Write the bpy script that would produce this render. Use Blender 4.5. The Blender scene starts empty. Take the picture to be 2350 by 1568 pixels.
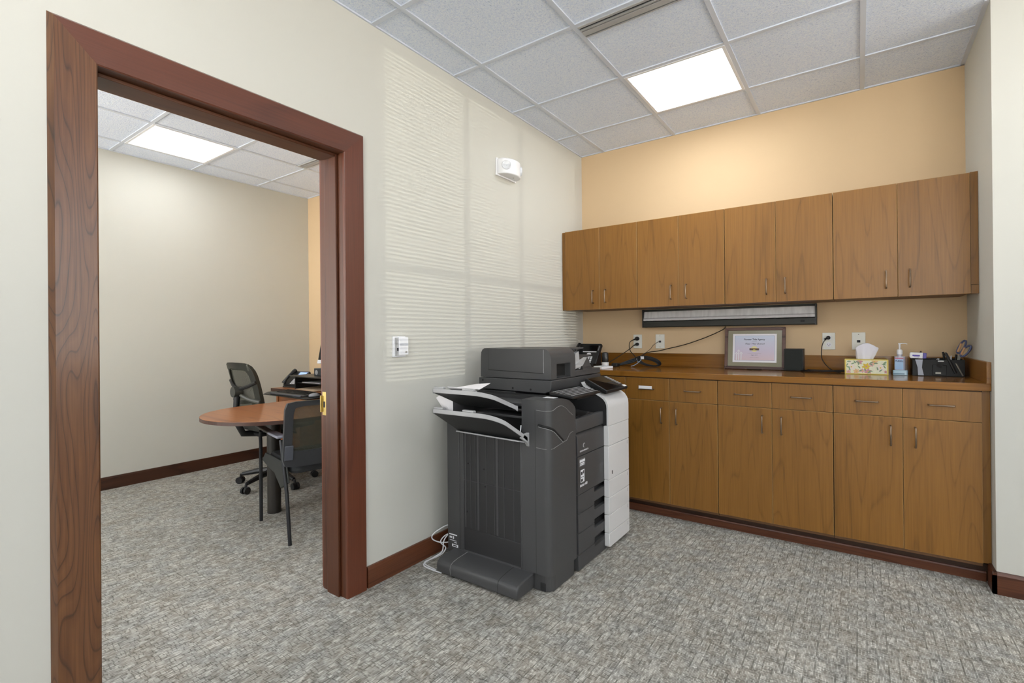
import bpy, bmesh, math, random
from mathutils import Vector, Matrix
random.seed(7)
PI = math.pi
S = bpy.context.scene
COL = S.collection

# ---------------------------------------------------------------- camera, world, light, exposure
H = 2.8273          # ceiling height
W = 2.5416          # alcove right wall
CAM = Vector((2.0150, -3.8899, 1.2415))
cd = bpy.data.cameras.new('camera'); cam = bpy.data.objects.new('camera', cd); COL.objects.link(cam)
yaw, pit, rol = math.radians(34.8723), math.radians(0.0943), math.radians(-0.5128)
Fw = Vector((-math.sin(yaw)*math.cos(pit), math.cos(yaw)*math.cos(pit), math.sin(pit)))
R0 = Vector((math.cos(yaw), math.sin(yaw), 0)); U0 = R0.cross(Fw)
R1 = math.cos(rol)*R0 + math.sin(rol)*U0; U1 = -math.sin(rol)*R0 + math.cos(rol)*U0
M = Matrix(((R1.x, U1.x, -Fw.x, CAM.x), (R1.y, U1.y, -Fw.y, CAM.y), (R1.z, U1.z, -Fw.z, CAM.z), (0, 0, 0, 1)))
cam.matrix_world = M
cd.sensor_width = 36; cd.sensor_fit = 'HORIZONTAL'; cd.lens = 1119.654*36/2350
cd.shift_x = -16.07/2350; cd.shift_y = -13.81/2350
cd.clip_start = 0.02; cd.clip_end = 100
S.camera = cam
S.view_settings.view_transform = 'Standard'; S.view_settings.look = 'None'
S.view_settings.gamma = 1; S.view_settings.use_curve_mapping = False
S.view_settings.exposure = 0.22
S.cycles.use_denoising = True
S.cycles.max_bounces = 8; S.cycles.diffuse_bounces = 5; S.cycles.glossy_bounces = 4
S.cycles.sample_clamp_indirect = 6
LENS = 12.0         # ceiling panel emission
SKY = 5.3           # daylight strength, entering by the blind window and the added windows
wd = bpy.data.worlds.new('sky'); S.world = wd; wd.use_nodes = True
wt = wd.node_tree; wg = wt.nodes.new('ShaderNodeTexCoord'); wsx = wt.nodes.new('ShaderNodeSeparateXYZ'); wr = wt.nodes.new('ShaderNodeValToRGB')
wmp = wt.nodes.new('ShaderNodeMapRange'); wmp.inputs[1].default_value = -1; wmp.inputs[2].default_value = 1
wt.links.new(wg.outputs['Generated'], wsx.inputs[0]); wt.links.new(wsx.outputs[2], wmp.inputs[0]); wt.links.new(wmp.outputs[0], wr.inputs[0])
wr.color_ramp.elements[0].position = .47; wr.color_ramp.elements[0].color = (1.12, 1.06, .96, 1)      # unseen ground made brighter than the sky to light the ceilings
wr.color_ramp.elements[1].position = .52; wr.color_ramp.elements[1].color = (.40, .41, .42, 1)      # soft sky
wt.links.new(wr.outputs[0], wt.nodes['Background'].inputs[0])
wd.node_tree.nodes['Background'].inputs[1].default_value = SKY*1.9
sd = bpy.data.lights.new('sun', 'SUN'); sun = bpy.data.objects.new('sun', sd); COL.objects.link(sun)
sd.energy = 0.70; sd.angle = math.radians(0.09); sd.color = (1.0, 0.96, 0.82)
sun.rotation_euler = Vector((-1.0, 0.222, 0.0)).to_track_quat('-Z', 'Y').to_euler()
def portal(name, loc, rot, sx, sy):
    l = bpy.data.lights.new(name, 'AREA'); l.shape = 'RECTANGLE'; l.size = sx; l.size_y = sy
    o = bpy.data.objects.new(name, l); COL.objects.link(o); o.location = loc; o.rotation_euler = rot
    l.cycles.is_portal = True
OR = -4.7  # office rear wall
XR, YR = 5.2, -6.6   # right wall, rear wall
WIN = [(1.0, 2.6, -6.2, -5.0), (0.95, 2.80, -3.42, -1.24)]   # right wall windows, the first an unseen one added for daylight: z0 z1 y0 y1
portal('window_portal', (XR+.12, (WIN[0][2]+WIN[0][3])/2, 1.8), (0, PI/2, 0), 1.6, 1.2)  # portal of the added side window
portal('window_portal', (XR+.16, (WIN[1][2]+WIN[1][3])/2, 1.87), (0, PI/2, 0), 1.8, 2.2)
portal('window_portal', (-1.65, OR-.12, 1.55), (-PI/2, 0, 0), 2.7, 2.1)  # portal of the added office window
portal('window_portal', (3.4, YR-.12, 1.75), (-PI/2, 0, 0), 2.9, 1.8)  # portal of the added rear window

# ---------------------------------------------------------------- colours and materials
def hexc(h):
    h = h.lstrip('#'); c = [int(h[i:i+2], 16)/255 for i in (0, 2, 4)]
    return tuple((x/12.92 if x <= .04045 else ((x+.055)/1.055)**2.4) for x in c) + (1,)
class NT:
    def __init__(s, name):
        s.m = bpy.data.materials.new(name); s.m.use_nodes = True; s.t = s.m.node_tree
        s.b = s.t.nodes['Principled BSDF']
    def n(s, typ, **kw):
        nd = s.t.nodes.new(typ)
        for k, v in kw.items():
            if k.startswith('i_'):
                key = k[2:]; key = int(key) if key.isdigit() else key.replace('_', ' ')
                nd.inputs[key].default_value = v
            else: setattr(nd, k, v)
        return nd
    def l(s, a, b): s.t.links.new(a, b)
    def math(s, op, a, b=None, c=None):
        nd = s.n('ShaderNodeMath', operation=op)
        for i, v in enumerate((a, b, c)):
            if v is None: continue
            if isinstance(v, (int, float)): nd.inputs[i].default_value = v
            else: s.l(v, nd.inputs[i])
        return nd.outputs[0]
    def mix(s, f, a, b, typ='MIX'):
        nd = s.n('ShaderNodeMix', data_type='RGBA', blend_type=typ)
        for i, v in ((0, f), (6, a), (7, b)):
            if isinstance(v, (int, float)): nd.inputs[i].default_value = v
            elif isinstance(v, tuple): nd.inputs[i].default_value = v
            else: s.l(v, nd.inputs[i])
        return nd.outputs[2]
    def ramp(s, f, stops):
        nd = s.n('ShaderNodeValToRGB'); e = nd.color_ramp.elements
        while len(e) < len(stops): e.new(.5)
        for k, (p, c) in enumerate(stops): e[k].position = p; e[k].color = c
        s.l(f, nd.inputs[0]); return nd.outputs[0]
    def mapping(s, vec, sc, loc=(0, 0, 0)):
        nd = s.n('ShaderNodeMapping'); nd.inputs['Scale'].default_value = sc; nd.inputs['Location'].default_value = loc
        s.l(vec, nd.inputs[0]); return nd.outputs[0]
    def noise(s, vec, scale, detail=2, rough=.5, dist=0):
        nd = s.n('ShaderNodeTexNoise'); nd.inputs['Scale'].default_value = scale; nd.inputs['Detail'].default_value = detail
        nd.inputs['Roughness'].default_value = rough; nd.inputs['Distortion'].default_value = dist
        s.l(vec, nd.inputs['Vector']); return nd.outputs['Fac']
    def bump(s, h, strength=.3, dist=.002):
        nd = s.n('ShaderNodeBump'); nd.inputs['Strength'].default_value = strength; nd.inputs['Distance'].default_value = dist
        s.l(h, nd.inputs['Height']); s.l(nd.outputs[0], s.b.inputs['Normal'])
def P(name, col, rough=.5, metal=0, noise=0, nscale=60, spec=None, coat=0, bump=0, bscale=300, emit=None, es=0, trans=0, alpha=1):
    """a plain procedural material: colour with a faint tonal noise and optional grain bump"""
    m = NT(name); b = m.b; col = hexc(col) if isinstance(col, str) else col
    b.inputs['Roughness'].default_value = rough; b.inputs['Metallic'].default_value = metal
    if spec is not None: b.inputs['Specular IOR Level'].default_value = spec
    if coat: b.inputs['Coat Weight'].default_value = coat; b.inputs['Coat Roughness'].default_value = .15
    if trans: b.inputs['Transmission Weight'].default_value = trans
    if alpha < 1: b.inputs['Alpha'].default_value = alpha
    g = m.n('ShaderNodeNewGeometry').outputs['Position']
    f = m.noise(g, nscale, 3)
    k = max(noise, .006)
    lo = tuple(c*(1-k) for c in col[:3])+(1,); hi = tuple(min(1, c*(1+k)) for c in col[:3])+(1,)
    m.l(m.ramp(f, [(.3, lo), (.7, hi)]), b.inputs['Base Color'])
    if bump: m.bump(m.noise(g, bscale, 2), bump, .001)
    if emit: b.inputs['Emission Color'].default_value = hexc(emit); b.inputs['Emission Strength'].default_value = es
    return m.m
def wood(name, cols, axis='z', rough=.35, freq=9, wide=5.0, along=.7, line=.6, fibre=.25, coat=0, off=(0, 0, 0), spec=.5):
    """cols: dark line, mid, light.  axis = grain direction"""
    m = NT(name); b = m.b
    tc = m.n('ShaderNodeTexCoord').outputs['Object']
    rnd = m.n('ShaderNodeObjectInfo').outputs['Random']
    cmb = m.n('ShaderNodeCombineXYZ')
    for i in range(3): m.l(m.math('MULTIPLY', rnd, 7.3+3.1*i), cmb.inputs[i])
    add = m.n('ShaderNodeVectorMath', operation='ADD'); m.l(tc, add.inputs[0]); m.l(cmb.outputs[0], add.inputs[1])
    v = add.outputs[0]
    ai = 'xyz'.index(axis)
    sc = [wide]*3; sc[ai] = along
    n1 = m.noise(m.mapping(v, tuple(sc), off), 1.0, 1.5, .45, .25)
    fr = m.math('FRACT', m.math('MULTIPLY', n1, freq))
    ring = m.ramp(fr, [(0, (0, 0, 0, 1)), (.07, (.85, .85, .85, 1)), (.5, (1, 1, 1, 1)), (.90, (.75, .75, .75, 1)), (1, (0, 0, 0, 1))])
    sc = [160]*3; sc[ai] = 3.5
    n2 = m.noise(m.mapping(v, tuple(sc)), 1.0, 3, .6)
    sc = [3]*3; sc[ai] = .6
    n3 = m.noise(m.mapping(v, tuple(sc), (4, 2, 9)), 1.0, 2)
    t = m.math('ADD', m.math('MULTIPLY', ring, line), m.math('ADD', m.math('MULTIPLY', n2, fibre*1.6), m.math('MULTIPLY', n3, .45)))
    col = m.ramp(m.math('SUBTRACT', t, .18), [(.05, hexc(cols[0])), (.45, hexc(cols[1])), (.9, hexc(cols[2]))])
    m.l(col, b.inputs['Base Color'])
    b.inputs['Roughness'].default_value = rough; b.inputs['Specular IOR Level'].default_value = spec
    m.bump(n2, .06, .0006)
    if coat: b.inputs['Coat Weight'].default_value = coat; b.inputs['Coat Roughness'].default_value = .12
    return m.m

LAM = ('#54350f', '#80561f', '#97692c')
LAMH = ('#54340f', '#815420', '#986a2e')
m_cab = wood('cabinet_laminate', LAM, 'z', .40, freq=10, wide=5.5, along=.5, line=.20, fibre=.40)
m_cabx = wood('counter_laminate', LAMH, 'x', .13, freq=6, wide=5, along=.6, line=.28, fibre=.35)
m_caby = wood('splash_laminate', LAMH, 'y', .3, freq=6, wide=5, along=.6, line=.28, fibre=.35)
m_edge = P('laminate_edge', '#b08a58', .5)
m_carc = P('cabinet_side', '#6d4b2c', .5, noise=.1)
CHR = ('#2e150b', '#532c19', '#75472e')
m_casz = wood('casing_cherry_vertical', ('#26130a', '#5c381e', '#8a5f38'), 'z', .30, freq=30, wide=7, along=.8, line=.34, fibre=.24, spec=.7, coat=.25)
m_casy = wood('casing_cherry_head', ('#3a1a0e', '#5c301e', '#6c3c28'), 'y', .33, freq=3, wide=4, along=.5, line=.22, fibre=.3, spec=.6)
m_casr = wood('casing_cherry_straight', ('#38180e', '#5c2e1b', '#6f3c26'), 'z', .33, freq=3, wide=4, along=.5, line=.2, fibre=.35, spec=.6)
m_jamb = wood('jamb_cherry', ('#2a120a', '#43200f', '#56301a'), 'z', .4, freq=4, wide=5, along=.6, line=.3, fibre=.4)
m_bby = wood('baseboard_cherry_y', CHR, 'y', .38, freq=5, wide=6, along=.7, line=.3, fibre=.3)
m_bbx = wood('baseboard_cherry_x', CHR, 'x', .38, freq=5, wide=6, along=.7, line=.3, fibre=.3)
m_bbo = wood('office_baseboard_brown', ('#1f0f08', '#3d2112', '#56331e'), 'y', .4, freq=5, wide=6, along=.7, line=.3, fibre=.3)
m_desk = wood('desk_laminate', ('#5c3018', '#93582f', '#b27848'), 'x', .28, freq=7, wide=5, along=.5, line=.3, fibre=.3)
m_deske = P('desk_edge', '#3f2419', .4)
m_beige = P('paint_beige', '#c7c6be', .75, noise=.012, nscale=2, bump=.05, bscale=500)
m_orange = P('paint_tan', '#d4b994', .75, noise=.012, nscale=2, bump=.05, bscale=500)
m_white = P('white_plastic', '#e9eaee', .35)
m_tee = P('ceiling_tee_enamel', '#cdd4e0', .4)
m_black = P('black_plastic', '#1b1b1c', .45, bump=.05)
m_blackm = P('black_metal', '#202022', .35, metal=.3)
m_char = P('copier_charcoal', '#444445', .48, noise=.05, nscale=900, bump=.12, bscale=1500)
m_chard = P('copier_dark', '#2c2c2d', .55, noise=.05, nscale=700)
m_hole = P('copier_recess', '#0e0e0f', .7)
m_cop = P('copier_white', '#dadada', .4, noise=.004, nscale=5)
m_lgrey = P('copier_light_grey', '#a9a9aa', .42)
m_gloss = P('glossy_black_screen', '#0d0e10', .12)
m_bronze = P('pull_bronze', '#8a7866', .32, metal=.9)
m_brass = P('brass', '#c6b070', .3, metal=.9)
m_paper = P('paper', '#ece9ea', .8)
m_pwood = P('bare_wood_mortise', '#d0a68c', .6, noise=.08)
m_ink = P('black_ink', '#2a2a30', .7)
m_screw = P('screw_grey', '#8c8a80', .4, metal=.4)

def m_ceiling_f():
    m = NT('ceiling_tile'); g = m.n('ShaderNodeNewGeometry').outputs['Position']
    n = m.noise(g, 210, 3, .65); n2 = m.noise(g, 95, 2, .6)
    h = m.math('ADD', n, m.math('MULTIPLY', n2, .7))
    m.l(m.ramp(h, [(.5, hexc('#a4adbf')), (.72, hexc('#dbe6fb')), (1, hexc('#eef5ff'))]), m.b.inputs['Base Color'])
    m.b.inputs['Roughness'].default_value = .9; m.bump(h, .8, .005); return m.m
CP = ('#726e66', '#98948c', '#b3b0a8', '#dedbd3')
def m_carpet_f():
    m = NT('carpet_loop'); g = m.n('ShaderNodeNewGeometry').outputs['Position']
    sp = m.n('ShaderNodeSeparateXYZ'); m.l(g, sp.inputs[0]); x, y = sp.outputs[0], sp.outputs[1]
    per = .0046
    xi = m.math('FLOOR', m.math('DIVIDE', x, per)); xf = m.math('FRACT', m.math('DIVIDE', x, per))
    yarn = m.math('SINE', m.math('MULTIPLY', xf, PI))                       # round of each yarn row
    def comb(a, b):
        c = m.n('ShaderNodeCombineXYZ'); m.l(a, c.inputs[0]); m.l(b, c.inputs[1]); return c.outputs[0]
    def cellnoise(sx, sy, ox):       # one value per cell, rows shifted against each other
        ix = m.math('FLOOR', m.math('MULTIPLY', x, sx))
        sh = m.math('FRACT', m.math('MULTIPLY', m.math('SINE', m.math('MULTIPLY', m.math('ADD', ix, ox), 12.9898)), 4375.5))
        iy = m.math('FLOOR', m.math('ADD', m.math('MULTIPLY', y, sy), sh))
        w = m.n('ShaderNodeTexWhiteNoise', noise_dimensions='2D'); m.l(comb(ix, iy), w.inputs['Vector']); return w.outputs['Value'], m.math('FRACT', m.math('ADD', m.math('MULTIPLY', y, sy), sh)), m.math('FRACT', m.math('MULTIPLY', x, sx))
    single = m.noise(comb(m.math('MULTIPLY', xi, 1.37), m.math('MULTIPLY', y, 30)), 1.0, 2, .6)   # tone along one yarn
    c1, fy1, fx1 = cellnoise(1/(per*4), 52, 1.0)          # small blocks four yarns wide
    c2, fy2, fx2 = cellnoise(1/(per*7), 27, 5.0)          # larger blocks
    big = m.noise(g, 3.5, 2, .5)
    v = m.math('ADD', m.math('ADD', m.math('MULTIPLY', single, .80), m.math('MULTIPLY', c1, .13)), m.math('ADD', m.math('MULTIPLY', c2, .10), m.math('MULTIPLY', big, .14)))
    col = m.ramp(v, [(.36, hexc(CP[0])), (.52, hexc(CP[1])), (.64, hexc(CP[2])), (.80, hexc(CP[3]))])
    hue = m.noise(g, 9, 2, .6)
    col = m.mix(.12, col, m.ramp(hue, [(.35, hexc('#6f7f8c')), (.5, hexc('#8f8b80')), (.65, hexc('#a08a6c'))]))
    # dark joints: across the rows (ends of blocks, stepping from row to row) and between rows
    ix3 = m.math('FLOOR', m.math('DIVIDE', x, per*3))
    wn = m.n('ShaderNodeTexWhiteNoise', noise_dimensions='1D'); m.l(ix3, wn.inputs['W'])
    w1 = m.noise(comb(m.math('MULTIPLY', ix3, .35), m.math('MULTIPLY', y, 12)), 1.0, 1)
    ka = m.math('GREATER_THAN', m.noise(comb(m.math('MULTIPLY', ix3, .31), m.math('MULTIPLY', y, 30)), 1.0, 1), .50)
    ja = m.math('MULTIPLY', m.math('LESS_THAN', m.math('FRACT', m.math('ADD', m.math('MULTIPLY', y, 62), m.math('ADD', m.math('MULTIPLY', wn.outputs['Value'], .30), m.math('MULTIPLY', w1, 2.5)))), .22), ka)
    jb = m.math('MULTIPLY', m.math('LESS_THAN', fx2, .15), m.math('GREATER_THAN', c2, .50))
    dark = m.math('MAXIMUM', ja, jb)
    col = m.mix(m.math('MULTIPLY', dark, .48), col, hexc('#3a3832'))
    sh = m.math('ADD', .62, m.math('MULTIPLY', yarn, .38))
    cc = m.n('ShaderNodeCombineColor')
    for i in range(3): m.l(sh, cc.inputs[i])
    col = m.mix(1.0, col, cc.outputs[0], 'MULTIPLY')
    m.l(col, m.b.inputs['Base Color']); m.b.inputs['Roughness'].default_value = .95
    m.b.inputs['Specular IOR Level'].default_value = .15
    m.bump(m.math('SUBTRACT', yarn, dark), .3, .0015); return m.m
def m_lens_f(name, e):
    m = NT(name); m.b.inputs['Base Color'].default_value = (.9, .9, .9, 1)
    m.b.inputs['Emission Color'].default_value = (.93, .97, 1, 1); m.b.inputs['Emission Strength'].default_value = e
    return m.m
m_ceil = m_ceiling_f(); m_carpet = m_carpet_f(); m_lens = m_lens_f('lit_diffuser', LENS); m_lenso = m_lens_f('lit_diffuser_office', LENS*.6)

# ---------------------------------------------------------------- mesh helpers
class MB:
    def __init__(s): s.v = []; s.f = []; s.mi = []; s.cur = 0
    def mat(s, i): s.cur = i; return s
    def _f(s, f): s.f.append(f); s.mi.append(s.cur)
    def box(s, x0, x1, y0, y1, z0, z1):
        if x0 > x1: x0, x1 = x1, x0
        if y0 > y1: y0, y1 = y1, y0
        if z0 > z1: z0, z1 = z1, z0
        n = len(s.v)
        s.v += [(x, y, z) for z in (z0, z1) for y in (y0, y1) for x in (x0, x1)]
        for f in ((0, 2, 3, 1), (4, 5, 7, 6), (0, 1, 5, 4), (2, 6, 7, 3), (0, 4, 6, 2), (1, 3, 7, 5)): s._f(tuple(n+i for i in f))
        return s
    def prism(s, pts, axis, a0, a1):
        """pts: polygon in the two other axes (in xyz order), extruded along axis"""
        n = len(s.v); k = len(pts); ai = 'xyz'.index(axis)
        def mk(p, a):
            q = list(p); q.insert(ai, a); return tuple(q)
        area = sum(pts[i][0]*pts[(i+1) % k][1]-pts[(i+1) % k][0]*pts[i][1] for i in range(k))
        if (area < 0) != (ai == 1): pts = pts[::-1]
        if a0 > a1: a0, a1 = a1, a0
        s.v += [mk(p, a0) for p in pts]+[mk(p, a1) for p in pts]
        s._f(tuple(n+i for i in range(k))[::-1]); s._f(tuple(n+k+i for i in range(k)))
        for i in range(k): s._f((n+i, n+(i+1) % k, n+k+(i+1) % k, n+k+i))
        return s
    def tube(s, pts, r, n=8, caps=True):
        pts = [Vector(p) for p in pts]; base = len(s.v); m = len(pts)
        rs = r if isinstance(r, (list, tuple)) else [r]*m
        up = None
        for i, p in enumerate(pts):
            d = (pts[min(i+1, m-1)]-pts[max(i-1, 0)])
            if d.length < 1e-9: d = Vector((0, 0, 1))
            d.normalize()
            if up is None: up = Vector((0, 0, 1)) if abs(d.z) < .9 else Vector((1, 0, 0))
            a = d.cross(up)
            if a.length < 1e-4: a = d.orthogonal()
            a.normalize(); b = a.cross(d).normalized(); up = b
            for k in range(n):
                t = 2*PI*k/n; s.v.append(tuple(p+(a*math.cos(t)+b*math.sin(t))*rs[i]))
        for i in range(m-1):
            for k in range(n):
                a0 = base+i*n+k; a1 = base+i*n+(k+1) % n; s._f((a0, a0+n, a1+n, a1))
        if caps: s._f(tuple(base+k for k in range(n))); s._f(tuple(base+(m-1)*n+k for k in range(n))[::-1])
        return s
    def lathe(s, prof, c, n=24, axis='z', sx=1, sy=1):
        base = len(s.v); c = Vector(c)
        for (r, h) in prof:
            for k in range(n):
                t = 2*PI*k/n; a, b = r*math.cos(t)*sx, r*math.sin(t)*sy
                q = {'z': (a, b, h), 'x': (h, a, b), 'y': (b, h, a)}[axis]
                s.v.append(tuple(c+Vector(q)))
        m = len(prof)
        for i in range(m-1):
            for k in range(n):
                a0 = base+i*n+k; a1 = base+i*n+(k+1) % n; s._f((a0, a1, a1+n, a0+n))
        s._f(tuple(base+k for k in range(n))[::-1]); s._f(tuple(base+(m-1)*n+k for k in range(n)))
        return s
    def quad(s, a, b, c, d): n = len(s.v); s.v += [tuple(a), tuple(b), tuple(c), tuple(d)]; s._f((n, n+1, n+2, n+3)); return s
    def poly(s, pts): n = len(s.v); s.v += [tuple(p) for p in pts]; s._f(tuple(range(n, n+len(pts)))); return s
    def slab(s, top, th):
        """closed slab: polygon 'top' (3d points) thickened along -normal by th"""
        pts = [Vector(p) for p in top]; nrm = Vector((0, 0, 0))
        for i in range(len(pts)): nrm += pts[i].cross(pts[(i+1) % len(pts)])
        nrm.normalize(); n = len(s.v); k = len(pts)
        s.v += [tuple(p) for p in pts]+[tuple(p-nrm*th) for p in pts]
        s._f(tuple(n+i for i in range(k))); s._f(tuple(n+k+i for i in range(k))[::-1])
        for i in range(k): s._f((n+i, n+k+i, n+k+(i+1) % k, n+(i+1) % k))
        return s
    def xf(s, mat, start=0):
        for i in range(start, len(s.v)): s.v[i] = tuple(mat @ Vector(s.v[i]))
        return s
BASE = {}
def tag(o, label=None, cat=None, group=None, kind=None):
    if label: o['label'] = label
    if cat: o['category'] = cat
    if group: o['group'] = group
    if kind: o['kind'] = kind
    return o
def obj(name, mb, mats, parent=None, bevel=0, seg=2, smooth=False, local=False, bmat=None):
    """link mb as ONE mesh object.  World coordinates are turned into the parent's unless local"""
    me = bpy.data.meshes.new(name)
    if not isinstance(mats, (list, tuple)): mats = [mats]
    off = Vector((0, 0, 0))
    if parent is not None and not local: off = BASE.get(parent.name, Vector((0, 0, 0)))
    if parent is None and not local:
        vs = mb.v; off = Vector(((min(v[0] for v in vs)+max(v[0] for v in vs))/2, (min(v[1] for v in vs)+max(v[1] for v in vs))/2, min(v[2] for v in vs)))
    me.from_pydata([tuple(Vector(v)-off) for v in mb.v], [], mb.f)
    for m in mats: me.materials.append(m)
    for p, i in zip(me.polygons, mb.mi): p.material_index = i
    me.validate(); me.update()
    o = bpy.data.objects.new(name, me); COL.objects.link(o)
    if parent is not None: o.parent = parent; BASE[o.name] = off
    else: o.location = off; BASE[o.name] = off
    if bevel:
        md = o.modifiers.new('bevel', 'BEVEL'); md.width = bevel; md.segments = seg; md.limit_method = 'ANGLE'; md.angle_limit = math.radians(40)
        if bmat is not None: md.material = bmat
        md.harden_normals = False
    if smooth or bevel:
        for p in me.polygons: p.use_smooth = True
        try: me.set_sharp_from_angle(angle=math.radians(38))
        except Exception: pass
    return o
def thing(name, loc, label, cat, group=None, rz=0, kind=None):
    o = bpy.data.objects.new(name, None); COL.objects.link(o); o.empty_display_size = .1
    o.location = loc; o.rotation_euler = (0, 0, rz); BASE[o.name] = Vector(loc)
    return tag(o, label, cat, group, kind)
def struct(name, mb, m, parent=None, **k):
    o = obj(name, mb, m, parent, **k)
    if parent is None: o['kind'] = 'structure'
    return o
def text(name, body, size, mat, parent, loc, rot, shear=0, ext=.0002, sx=1, align='CENTER', bold=0):
    c = bpy.data.curves.new(name, 'FONT'); c.body = body; c.size = size; c.shear = shear; c.extrude = ext
    c.align_x = align; c.align_y = 'CENTER'; c.materials.append(mat); c.offset = bold
    t_ = bpy.data.objects.new(name+'_curve', c); COL.objects.link(t_)
    me = bpy.data.meshes.new_from_object(t_.evaluated_get(bpy.context.evaluated_depsgraph_get())); me.name = name
    bpy.data.objects.remove(t_); bpy.data.curves.remove(c)
    if not me.materials: me.materials.append(mat)
    o = bpy.data.objects.new(name, me); COL.objects.link(o); o.parent = parent
    o.location = Vector(loc)-BASE.get(parent.name, Vector((0, 0, 0))); o.rotation_euler = rot; o.scale = (sx, 1, 1)
    return o
def rrect(x0, x1, y0, y1, r, n=4, corners=(1, 1, 1, 1)):
    """rounded rectangle polygon; corners: (x1y1, x0y1, x0y0, x1y0)"""
    out = []
    for (cx, cy, a, on, px, py) in ((x1-r, y1-r, 0, corners[0], x1, y1), (x0+r, y1-r, 90, corners[1], x0, y1), (x0+r, y0+r, 180, corners[2], x0, y0), (x1-r, y0+r, 270, corners[3], x1, y0)):
        if not on: out.append((px, py)); continue
        for k in range(n+1):
            t = math.radians(a+90*k/n); out.append((cx+r*math.cos(t), cy+r*math.sin(t)))
    return out
def spline(pts, n=8):
    """Catmull-Rom through 3d points"""
    P_ = [Vector(p) for p in pts]; P_ = [P_[0]*2-P_[1]]+P_+[P_[-1]*2-P_[-2]]; out = []
    for i in range(1, len(P_)-2):
        a, b, c, d = P_[i-1:i+3]
        for k in range(n):
            t = k/n; out.append(.5*((2*b)+(c-a)*t+(2*a-5*b+4*c-d)*t*t+(3*b-a-3*c+d)*t**3))
    out.append(P_[-2]); return out
# ---------------------------------------------------------------- the setting
YJ0, YJ1, ZJ = -3.3745, -2.4605, 2.125     # clear door opening
WT = -.172                                  # office face of the left wall
OX, OY = -3.12, -.70              # office far wall, tan wall
mb = MB().box(OX-.1, XR+.1, YR-.1, .15, -.05, 0); struct('floor', mb, m_carpet)
mb = MB().box(WT, 0, YR, YJ0-.02, 0, H+.03).box(WT, 0, YJ1+.02, .12, 0, H+.03).box(WT, 0, YJ0-.02, YJ1+.02, ZJ+.02, H+.03)
struct('wall_left', mb, m_beige)
struct('wall_back', MB().box(0, W, 0, .12, 0, H+.03), m_orange)
YF = -.694
struct('wall_right', MB().box(W, XR, YF, .12, 0, H+.03), m_beige)
mb = MB(); T = .14
zs = [0, WIN[0][0], WIN[0][1], H+.03]
def wall_with_holes(mb, fix, th, axis, a0, a1, holes):
    """vertical wall slab with rectangular holes (z0,z1,b0,b1) sorted by b"""
    def bx(b0, b1, z0, z1):
        if axis == 'x': mb.box(fix, fix+th, b0, b1, z0, z1)
        else: mb.box(b0, b1, fix, fix+th, z0, z1)
    cur = a0
    for (z0, z1, b0, b1) in holes:
        bx(cur, b0, 0, H+.03); bx(b0, b1, 0, z0); bx(b0, b1, z1, H+.03); cur = b1
    bx(cur, a1, 0, H+.03)
wall_with_holes(mb, XR, T, 'x', YR, YF, WIN); struct('wall_window_side', mb, m_beige)
WR = (.85, 2.65, 1.95, 4.85)
mb = MB(); wall_with_holes(mb, YR-T, T, 'y', WT, XR+T, [WR]); struct('wall_rear', mb, m_beige)
struct('wall_office_left', MB().box(OX-.1, OX, OR, OY+.1, 0, H+.03), m_beige)
struct('wall_office_back', MB().box(OX, WT, OY, OY+.1, 0, H+.03), m_orange)
WO = (.5, 2.6, -3.0, -.3)
mb = MB(); wall_with_holes(mb, OR-.1, .1, 'y', OX-.1, WT, [WO]); struct('wall_office_rear', mb, m_beige)
gl = NT('window_glass'); gl.t.nodes.remove(gl.b)
tr = gl.n('ShaderNodeBsdfTransparent'); gs = gl.n('ShaderNodeBsdfGlossy'); gs.inputs['Roughness'].default_value = .02
fr_ = gl.n('ShaderNodeMixShader'); fr_.inputs[0].default_value = .06
gl.l(tr.outputs[0], fr_.inputs[1]); gl.l(gs.outputs[0], fr_.inputs[2]); gl.l(fr_.outputs[0], gl.t.nodes['Material Output'].inputs[0])
m_glass = gl.m
def window(name, axis, fix, z0, z1, b0, b1, mull, trans, blinds=False):
    r = thing(name, (fix, (b0+b1)/2, z0) if axis == 'x' else ((b0+b1)/2, fix, z0), None, None, kind='structure')
    def bx(m, p0, p1, q0, q1, w0, w1): (m.box(p0, p1, q0, q1, w0, w1) if axis == 'x' else m.box(q0, q1, p0, p1, w0, w1))
    f = MB(); t = .045; d0, d1 = fix-.02, fix+.03
    for a, b in ((b0, b0+t), (b1-t, b1)): bx(f, d0, d1, a, b, z0, z1)
    for a, b in ((z0, z0+t), (z1-t, z1)): bx(f, d0, d1, b0, b1, a, b)
    for q in mull: bx(f, d0, d1, q-t/2, q+t/2, z0, z1)
    for q in trans: bx(f, d0, d1, b0, b1, q-t/2, q+t/2)
    obj('window_frame', f, m_white, r)
    g = MB(); bx(g, fix-.002, fix+.002, b0+.01, b1-.01, z0+.01, z1-.01); obj('window_glass', g, m_glass, r)
    if blinds:
        s = MB(); z = z0+.03
        while z < z1-.02:
            bx(s, fix-.085, fix-.067, b0+.02, b1-.02, 0, .0008); k = len(s.v)-8
            s.xf(Matrix.Translation((fix-.076, 0, z)) @ Matrix.Rotation(math.radians(38), 4, 'Y') @ Matrix.Translation((-(fix-.076), 0, 0)), k)
            z += .0225
        o = obj('blind_slats', s, m_white, r)
window('window_1', 'x', XR+.05, WIN[1][0], WIN[1][1], WIN[1][2], WIN[1][3], [-2.725, -2.124], [1.62], True)
window('added_window_2', 'x', XR+.05, WIN[0][0], WIN[0][1], WIN[0][2], WIN[0][3], [-5.6], [])  # unseen window added to bring more daylight to walls and ceiling
window('added_window_4', 'y', OR-.04, WO[0], WO[1], WO[2], WO[3], [-1.65], [])  # unseen office window added to light its back wall and ceiling
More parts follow.
